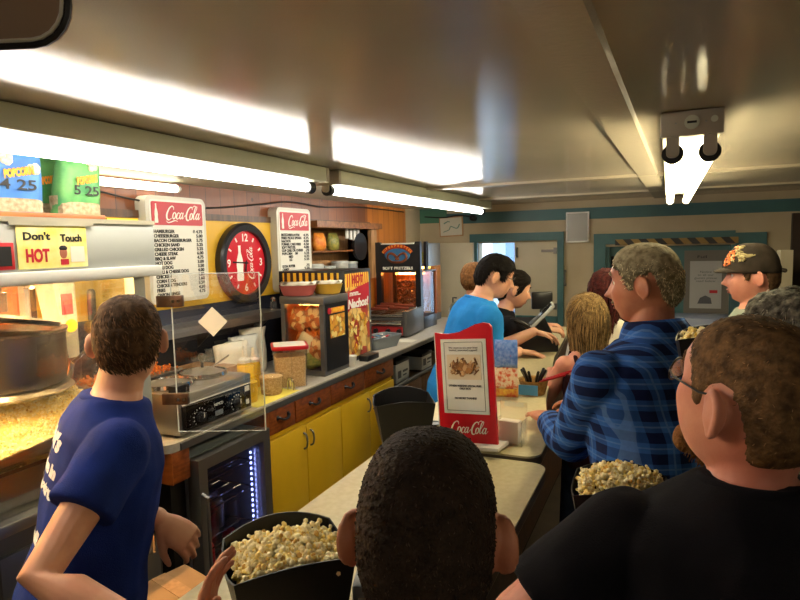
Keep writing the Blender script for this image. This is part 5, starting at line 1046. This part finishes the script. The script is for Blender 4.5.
text(sh, 'lettering', 'We want to try your fries\nloaded, seasoned topped!', 'grey_ink', (0, -.0095, .313), .0058, .10); text(sh, 'lettering', 'OTHERS WEEKEND SPECIAL FRIES\nONLY $4.75', 'grey_ink', (0, -.0095, .190), .0062, .112, bold=.0003); text(sh, 'lettering', 'NO MORE THANKS!', 'grey_ink', (0, -.0095, .155), .0062, .075, bold=.0003)
script_logo(pn, .135, (.005, -.0075, .058), hscale=1.15)
# candy, basket, holder
t = thing('candy_bag_rack', 'upright rack of bright blue and multicoloured candy bags behind the red sign', 'candy', (-.592, 2.38, FZ), radians(8)); t.scale = (.82, .82, .97)
MB().box(-.06, .05, -.02, .09, 0, .01).build('base', 'clear_plastic', t)
for i, (m_, h_, z0) in enumerate((('candy_blue', .115, .135), ('candy_multi', .13, .04), ('candy_yellow', .105, .0))):
    b = MB(); b.rings([ring_at(V((0, 0, z)), V((1, 0, 0)), V((0, 1, 0)), .055*k1, .02*k2, 18, 3.5) for z, k1, k2 in ((0,1,.15),(h_*.12,1,.7),(h_*.5,1.02,1),(h_*.88,1,.6),(h_,1,.12))]); me = b.mesh('candy_bag'); wrinkle(me, .004, 40, i)
    link('candy_bag', me, m_, t, (-.005, .035-.018*(2-i), z0+.01))
MB().tube([(-.02, .0, .20), (.02, -.003, .20)], .018, 12, dome=True).build('red_emblem', 'red_ink', t)
t = thing('candy_basket', 'small round wicker basket of dark candy and red straws on the far counter', 'basket', (-.515, 2.53, FZ)); MB().lathe([(.045,0),(.05,.005),(.062,.06),(.065,.065),(.058,.06),(.045,.012)], n=24).build('basket', 'wicker', t); MB().box(-.05, .03, -.066, -.06, .008, .05).build('label_card', 'packet_blue', t)
for i in range(9):
    a = r3.random()*6; tag(MB().tube([(0, 0, 0), (.012*cos(a), .012*sin(a), .05), (.03*cos(a), .03*sin(a), .085)], .006, 6, dome=True).build('candy_stick', 'black_plastic', loc=(-.515+.02*cos(a), 2.53+.02*sin(a), FZ+.018)), 'dark candy stick standing in the round wicker basket', 'candy', 'dark sticks in the wicker basket')
for i in range(3): tag(MB().tube([(0, 0, 0), (.10+.01*i, .01*i, .035+.004*i)], .006, 8, dome=True, flat=.6).build('red_pen', 'red_plastic', loc=(-.485, 2.525+.018*i, FZ+.055)), 'red straw leaning out of the wicker basket', 'straw', 'red straws in the basket')
t = thing('leaflet_holder', 'clear acrylic leaflet holder with white slips behind the red sign foot', 'holder', (-.455, 1.875, FZ), radians(-5)); MB().box(-.045, .045, -.03, .03, 0, .004).box(-.045, .045, .026, .03, 0, .13).box(-.045, .045, -.03, -.027, 0, .08).box(-.045, -.042, -.03, .03, 0, .08).box(.042, .045, -.03, .03, 0, .08).build('holder', 'clear_plastic', t); MB().box(-.035, .03, -.02, .015, .005, .075).build('slips', 'paper', t)
t = thing('cash_register', 'black cash register with a tilted silver edged screen on an arm', 'cash register', (-.74, 3.50, FZ), radians(20))
MB().box(-.17, .17, -.02, .34, 0, .085, bev=.01).build('drawer_base', 'black_satin', t); MB().prism([(-.02,.085),(.30,.085),(.30,.17),(.05,.12)], -.14, .14, 'yz').build('keyboard_deck', 'black_plastic', t)
MB().tube([(.02, .2, .10), (.05, .17, .15), (.09, .14, .19)], .02, 10).build('arm', 'grey_plastic', t)
sc = MB().box(-.09, .09, -.10, .10, -.010, .010, bev=.005).build('screen', 'black_gloss', t, loc=(.10, .14, .20), rot=(0, radians(-46), radians(-8))); b = MB(); b.tube([(-.09, -.1, 0), (.09, -.1, 0), (.09, .1, 0), (-.09, .1, 0)], .010, 8, closed=True); b.build('screen_edge', 'light_plastic', sc)
MB().tube(catmull([(-.12, .05, .09), (-.15, -.02, .16), (-.10, -.06, .20), (-.03, -.06, .17), (.02, -.02, .12)], 6), .013, 8).build('cable_loop', 'black_plastic', t)
MB().box(.06, .19, .28, .32, .22, .33, bev=.008).build('customer_display', 'black_satin', t); MB().tube([(.125, .3, .16), (.125, .3, .24)], .014, 10).build('display_stem', 'black_satin', t)
t = thing('napkin_dispenser', 'grey napkin dispenser with white napkins behind the popcorn carton', 'dispenser', (-.435, .885, FZ-.012), radians(20)); MB().box(-.05, .05, -.06, .06, 0, .11, bev=.006).build('case', 'grey_plastic', t); MB().box(-.04, .04, -.064, -.058, .02, .09).build('napkins', 'paper', t)
t = thing('cardboard_box', 'closed brown cardboard box on a low stool behind the near counter', 'box', (-1.42, 1.38, .28), radians(-15)); MB().box(-.13, .13, -.1, .1, 0, .28, bev=.003).build('box', 'cardboard', t); MB().box(-.13, .13, -.025, .025, .279, .2815).build('tape', 'pine_pale', t)
t = thing('step_stool', 'low dark stool under the cardboard box beside the fridge', 'stool', (-1.42, 1.38, 0), radians(-15)); MB().box(-.14, .14, -.11, .11, .25, .28, bev=.004).build('seat', 'dark_wood', t)
for x_ in (-.11, .11):
    for y_ in (-.08, .08): MB().box(x_-.014, x_+.014, y_-.014, y_+.014, 0, .25).build('leg', 'dark_wood', t)
# ------------------------------------------------------------------ the people
PE = {}
def P_(key, *a, **k):
    if ONLY and key not in ONLY: return None
    PE[key] = person(*a, **k); return PE[key]
boy = P_('boy', 'boy in a navy t-shirt with short brown hair, turning to the popcorn machine', (-1.205, 1.058, 1.428), -42, 34, skin='skin_fair', b=.98, ks=1.08, vox=.0042, lean=13, neck=12, pitch=4, seed=3, head_k=.95,
  hair=dict(thick=.009, len=.024, n=4200, rad=.0014, mess=.35, lift=.34, sweep=.6, low=-.002), hairmat='hair_brown', topmat='cloth_navy', wr=.007, sleeve=.5,
  R=dict(to=(-.87, .76, .95), pole=(-.3, -1, -.1), palm=(-.3, .5, -1), curl=.3), L=dict(to=(-1.13, 1.04, 1.0), pole=(-.5, -.5, -.7), dir=(.75, .35, -.65), palm=(-.75, .4, -.6), curl=.45))
kid = P_('kid', 'child with dark cropped hair seen from behind in the foreground', (-.223, .556, 1.350), -16, -12, skin='skin_tan', b=.76, ks=.96, vox=.0042, neck=4, seed=7, head_k=.95,
  hair=dict(thick=.004, len=.007, n=3500, rad=.0007, mess=.5, lift=.75, low=-.012, nz=.1), hairmat='hair_cropped', topmat='cloth_black',
  L=dict(to=(-.53, .545, 1.135), pole=(-1, -.6, -.6), dir=(-.1, .35, 1), palm=(.9, .5, 0), curl=.22, spread=.15), R=dict(up=(.2, .1, -1), fore=(.0, .6, -.6)))
bald = P_('bald', 'bearded balding man in a black t-shirt and glasses, nearest on the right', (.122, 1.045, 1.397), -46, -8, skin='skin_pink', b=1.16, ks=1.12, vox=.0042, lean=2, neck=10, pitch=-13, seed=5, head_k=1.17, collar_up=1, jaw=1.3, belly=1.2,
  hair=dict(thick=.0016, len=.006, n=700, rad=.0005, mess=.4, lift=.3, low=-.012, bald=.2, nz=.1), hairmat='hair_thin', topmat='cloth_black', wr=.008, face_detail=True, glasses='black_plastic',
  L=dict(to=(-.155, 1.085, 1.075), pole=(-1, -.5, -.8), dir=(.3, .9, .25), palm=(.9, -.2, .2), curl=.35), R=dict(to=(.06, 1.25, 1.02), pole=(1, -.4, -.8), dir=(-.8, .3, .1), palm=(-.3, -.2, .9), curl=.4))
plaid = P_('plaid', 'man in a blue plaid shirt with short sandy hair, leaning at the counter', (-.055, 1.81, 1.52), -80, -44, skin='skin_tan', b=1.14, ks=1.08, vox=.0042, lean=9, neck=12, pitch=2, seed=9, head_k=.97,
  hair=dict(thick=.004, nz=.15, len=.013, n=5200, rad=.001, mess=.6, lift=.55, top=1.0, low=.008), hairmat='hair_sandy', top='long', topmat='plaid', wr=.006, face_detail=True,
  L=dict(to=(-.36, 2.02, 1.04), pole=(-.35, -.6, -1), dir=(-.5, .9, 0), palm=(0, 0, -1), curl=.15), R=dict(to=(-.24, 2.18, 1.06), pole=(1, -.6, -.8), dir=(-.7, .5, 0), palm=(0, 0, -1), curl=.25))
blue = P_('blue', 'cashier in a sky blue t-shirt and glasses looking down at the counter', (-.861, 3.2, 1.46), 66, 52, skin='skin_fair', b=1.05, ks=1.08, vox=.005, lean=16, neck=34, pitch=15, seed=13, head_k=1.02,
  hair=dict(thick=.013, len=.027, n=3000, rad=.0015, mess=.35, lift=.3, sweep=.25, front=-.002, low=.004), hairmat='hair_black', topmat='cloth_sky', wr=.008, face_detail=True, glasses='black_plastic', sleeve=.7,
  R=dict(to=(-.76, 3.32, 1.035), pole=(.4, -.9, -.7), dir=(.85, .25, -.12), palm=(0, 0, -1), curl=.16, spread=.16), L=dict(to=(-.70, 3.44, 1.13), pole=(-.3, -.4, -1), dir=(.8, .3, -.2), palm=(0, -.3, -1), curl=.3))
girl = P_('girl', 'girl in a black t-shirt with dark tied hair beside the cashier, facing right', (-.845, 3.58, 1.36), 66, 55, skin='skin_fair', b=.84, vox=.005, lean=14, neck=26, pitch=14, seed=17,
  hair=dict(thick=.011, len=.05, n=1800, rad=.0014, mess=.12, lift=.06, low=-.01, crown=(0, .07, .075)), hairmat='hair_dark', topmat='cloth_black', face_detail=True, sleeve=.6,
  R=dict(to=(-.70, 3.84, 1.09), pole=(.3, -.6, -1), dir=(.8, .3, -.1), palm=(-.2, .3, -1), curl=.4), L=dict(to=(-.74, 3.98, 1.10), pole=(-.3, -.3, -1), dir=(.8, -.1, 0), palm=(0, 0, -1), curl=.3))
blonde = P_('blonde', 'girl with long blonde hair in a dark tank top at the far counter', (-.322, 2.76, 1.30), -40, -24, ears=False, skin='skin_pink', b=.80, vox=.005, lean=4, neck=6, pitch=6, seed=19, tank=True,
  hair=dict(thick=.009, len=.06, n=1800, rad=.0016, mess=.12, lift=.06, low=-.03), hairmat='hair_blonde', topmat='cloth_maroon',
  L=dict(to=(-.50, 2.90, 1.02), pole=(-.5, -.8, -.9), dir=(-.1, .9, 0), palm=(0, 0, -1), curl=.2), R=dict(to=(-.22, 2.98, 1.0), pole=(.6, -.6, -1), dir=(-.6, .7, 0), palm=(0, 0, -1), curl=.25))
red = P_('red', 'person with dark red braided hair and a white top beyond the blonde girl', (-.29, 3.30, 1.365), 10, 0, ears=False, skin='skin_fair', b=.9, vox=.006, seed=23,
  hair=dict(thick=.022, len=.05, n=1400, rad=.0016, mess=.12, lift=.12, low=-.05), hairmat='hair_red', topmat='cloth_white')
cap = P_('cap', 'man in a dark patterned cap and grey t-shirt looking left', (.345, 3.08, 1.468), -92, -56, skin='skin_pink', b=1.05, ks=1.04, vox=.005, neck=6, seed=29, head_k=1.06,
  hair=dict(thick=.008, len=.014, n=1500, rad=.0011, mess=.3, lift=.2), hairmat='hair_brown', topmat='cloth_grey', face_detail=True)
grey = P_('grey', 'grey haired person in a mint t-shirt behind the balding man', (.295, 1.79, 1.388), -62, -50, skin='skin_fair', b=1.0, vox=.005, neck=14, lean=8, pitch=12, seed=31,
  hair=dict(thick=.022, len=.036, n=3200, rad=.0016, mess=.6, lift=.4, low=-.016), hairmat='hair_grey', topmat='cloth_mint',
  sleeve=.92, L=dict(to=(.10, 1.42, 1.12), pole=(-1, -.2, -.3), dir=(.5, .1, .7), palm=(.8, .2, .2), curl=.4), R=dict(to=(.21, 1.50, 1.25), pole=(.9, -.2, -.9), dir=(-.5, -.3, .5), palm=(-.8, .2, .2), curl=.4))
peek = P_('peek', 'person with ginger hair mostly hidden behind the cashier in blue', (-1.215, 3.97, 1.405), 20, 20, skin='skin_fair', head_k=.9, b=.9, vox=.0065, seed=37, hair=dict(thick=.016, len=.03, n=1200, rad=.0014, mess=.35, lift=.2, low=-.02), hairmat='hair_ginger', topmat='cloth_olive')

# lettering and dress details
def moustache(P, m_):
    HM, hk = P['HM'], P['hk']; b = MB()
    b.tube([HM @ (head_point(a, acos(-.0475/.122)-abs(a)*.0+abs(a)*.12)+V((0, .003, 0))) for a in (-.28, -.15, 0, .15, .28)], [.002*hk, .005*hk, .005*hk, .005*hk, .002*hk], 8, dome=True); return b.build('moustache', m_, P['root'], smooth=True)
def strands(P, m_, name, gen, n, rad):
    b = MB()
    for i in range(n): b.tube(gen(i), [rad, rad*1.1, rad, rad, rad*.8, rad*.4][:len(gen(i))] if False else rad, 3, cap=False)
    return b.build(name, m_, P['root'], smooth=True)
def beard(P, m_, n=900, L=.035):
    HM, rng = P['HM'], P['rng']; b = MB(); b.ell(HM @ V((0, .086, -.106)), (.021*P['hk'], .017*P['hk'], .024*P['hk']), 16, 12)
    for i in range(n):
        a = rng.gauss(0, .3); z = -rng.uniform(.078, .112); p = head_point(a, acos(max(-1, z/.122))); d_ = V((rng.gauss(0, .25), .55+rng.gauss(0, .2), -1)).normalized(); l = L*rng.uniform(.4, 1)*exp(-(a/.5)**2)
        b.tube([HM @ p, HM @ (p+d_*l*.5), HM @ (p+d_*l+V((0, -.006, 0)))], [.0011, .0011, .0004], 3, cap=False)
    return b.build('goatee', m_, P['root'], smooth=True)
if boy:
    r_ = boy['spine']; k = boy['k']; X = boy['X']; sf = boy['sf']; sd = boy['sd']
    # print on the back of the shirt (seen edge on in the photograph)
    for s_, t_, h_, w_ in (('Hull\'s', .41, .036, .16), ('Drive In', .34, .026, .17), ('Theatre', .29, .026, .17), ('staff', .16, .032, .10)):
        decal(boy, 'back_lettering', s_, 'navy_ink', boy['spine'](t_)-sf*.4, X*1.0, sd, sf, h_, w_, shear=.25, bold=.003)
if plaid: moustache(plaid, 'hair_sandy')
if plaid:
    b = MB(); sp, X, sf, k = plaid['spine'], plaid['X'], plaid['sf'], plaid['k']
if bald: beard(bald, 'hair_ginger'); 
if girl:
    HM = girl['HM']; rng = girl['rng']; b = MB()
    b.ell(HM @ V((0, -.105, -.015)), (.03, .03, .035), 14, 10)
    for i in range(160):
        a = rng.uniform(0, 6.28); r0 = rng.uniform(0, .022); o = V((r0*cos(a), 0, r0*sin(a)*.6)); b.tube([HM @ (V(p)+o) for p in ((0,-.10,-.01),(0,-.125,-.04),(0,-.12,-.09),(0,-.10,-.14))], [.002, .0022, .002, .0006], 3, cap=False)
    b.build('ponytail', 'hair_dark', girl['root'], smooth=True)
    decal(girl, 'chest_lettering', 'DRIVE IN', 'white_ink', girl['spine'](.30)+girl['sf']*.5, girl['X']*-1, girl['sd'], girl['sf']*-1, .035, .14, bold=.002)
def long_hair(P, m_, n, L, spread, name='long_hair', rad=.0016):
    HM, rng = P['HM'], P['rng']; b = MB(); R3 = HM.to_3x3(); dn = V((0, 0, -1))
    for i in range(n):
        az = rng.choice((-1, 1))*rng.uniform(1.15, pi); pol = rng.uniform(.5, 1.5); p = head_point(az, pol); nr = V((p.x/.076**2, p.y/.095**2, p.z/.116**2)).normalized(); q = HM @ (p+nr*.010)
        pts = [q]; l = L*rng.uniform(.7, 1.05)+p.z; out = R3 @ (V((nr.x, nr.y, 0)).normalized()); w0 = rng.gauss(0, .004); bias = R3 @ V((0, -1, 0))
        for s_ in range(1, 8):
            f = s_/7; z = q.z-l*f; flare = .002*sin(min(1, f*2.2)*pi/2)-.018*sstep(.25, .6, f)+spread*max(0, f-.45); c = q+out*flare+bias*(.03*max(0, f-.35))+V((w0*sin(f*7+i), w0*cos(f*6+i), 0)); c.z = z; pts.append(c)
        b.mi = rng.choice((0, 0, 1, 2)); b.tube(pts, [rad*.7, rad, rad*1.2, rad*1.2, rad*1.2, rad*1.1, rad*.9, rad*.4], 3, cap=False)
    return b.build(name, [m_, m_+'_d', m_+'_l'], P['root'], smooth=True)
if blonde: long_hair(blonde, 'hair_blonde', 3000, .30, .02, rad=.0009)
if red:
    long_hair(red, 'hair_red', 900, .22, .01)
    HM = red['HM']
    for j, x_ in enumerate((-.05, -.025, 0, .025, .05)):
        MB().tube(catmull([tuple(HM @ V((x_*.5, .02, .135))), tuple(HM @ V((x_, -.07, .10))), tuple(HM @ V((x_*1.15, -.118, .01))), tuple(HM @ V((x_*1.1, -.11, -.09)))], 6), [.011-.002*((i+j) % 2) for i in range(19)], 8, dome=True).build('braid', 'hair_red', red['root'], smooth=True)
if cap:
    HM, hk = cap['HM'], cap['hk']; b = MB(); NA = 56; rg = []
    for i in range(16):
        pol = .02+1.46*i/15; row = []
        for j in range(NA):
            az = -pi+2*pi*j/NA; p = head_point(az, pol); nr = V((p.x/.076**2, p.y/.095**2, p.z/.116**2)).normalized(); row.append(HM @ (p+nr*(.011+.004*sin(pol)-.006*sstep(.9, 1.46, pol)*(cos(az) < -.3))+V((0, 0, .012*(1-sstep(.3, 1.2, pol))+.008))))
        rg.append(row)
    rg.append([p+(HM.translation-p)*.03 for p in rg[-1]]); b.rings(rg); crown = b.build('cap', 'cap_cloth', cap['root'], smooth=True)
    b = MB(); up_, dn_ = [], []
    for s_, lst in ((.004, up_), (-.002, dn_)):
        for r_ in (0, 1):
            row = []
            for i in range(13):
                a = radians(-78+156*i/12); rx = .084+.0*r_; ry = .094+.056*r_; row.append(HM @ V((rx*sin(a)*(1+.02*r_), .0+ry*cos(a)+.0, .040+s_-.020*r_*cos(a)-.012*abs(sin(a))*r_+.004)))
            lst.append(row)
    for i in range(12):
        for lst, fl in ((up_, 0), (dn_, 1)):
            q = [lst[0][i], lst[1][i], lst[1][i+1], lst[0][i+1]]; b.bm.faces.new([b.bm.verts.new(p) for p in (q if fl else q[::-1])])
        q = [up_[1][i], dn_[1][i], dn_[1][i+1], up_[1][i+1]]; b.bm.faces.new([b.bm.verts.new(p) for p in q])
    bmesh.ops.remove_doubles(b.bm, verts=b.bm.verts, dist=.0002); b.build('brim', 'cap_cloth', crown, smooth=True)
    r4 = random.Random(2)
    for m_, az0, n_ in (('cap_orange', -.45, 9), ('cap_khaki', -.95, 12)):
        b = MB()
        for i in range(n_):
            a0 = az0+r4.uniform(-.3, .3); p0 = r4.uniform(.75, 1.25); st = [(a0+.12*s_*r4.uniform(-1, 1), p0-.05*s_) for s_ in range(5)]
            pts = [];
            for a, pl in st:
                p = head_point(a, pl); nr = V((p.x/.076**2, p.y/.095**2, p.z/.116**2)).normalized(); pts.append(HM @ (p+nr*(.0125+.004*sin(pl))+V((0, 0, .012*(1-sstep(.3, 1.2, pl))+.008))))
            b.tube(pts, .0035, 5, dome=True)
        b.build('embroidery', m_, crown, smooth=True)
    MB().tube([HM @ V((x_, -.112+.0*abs(x_), .03)) for x_ in (-.05, -.02, .02, .05)], .01, 8, dome=True).build('strap', 'cap_cloth', crown, smooth=True)
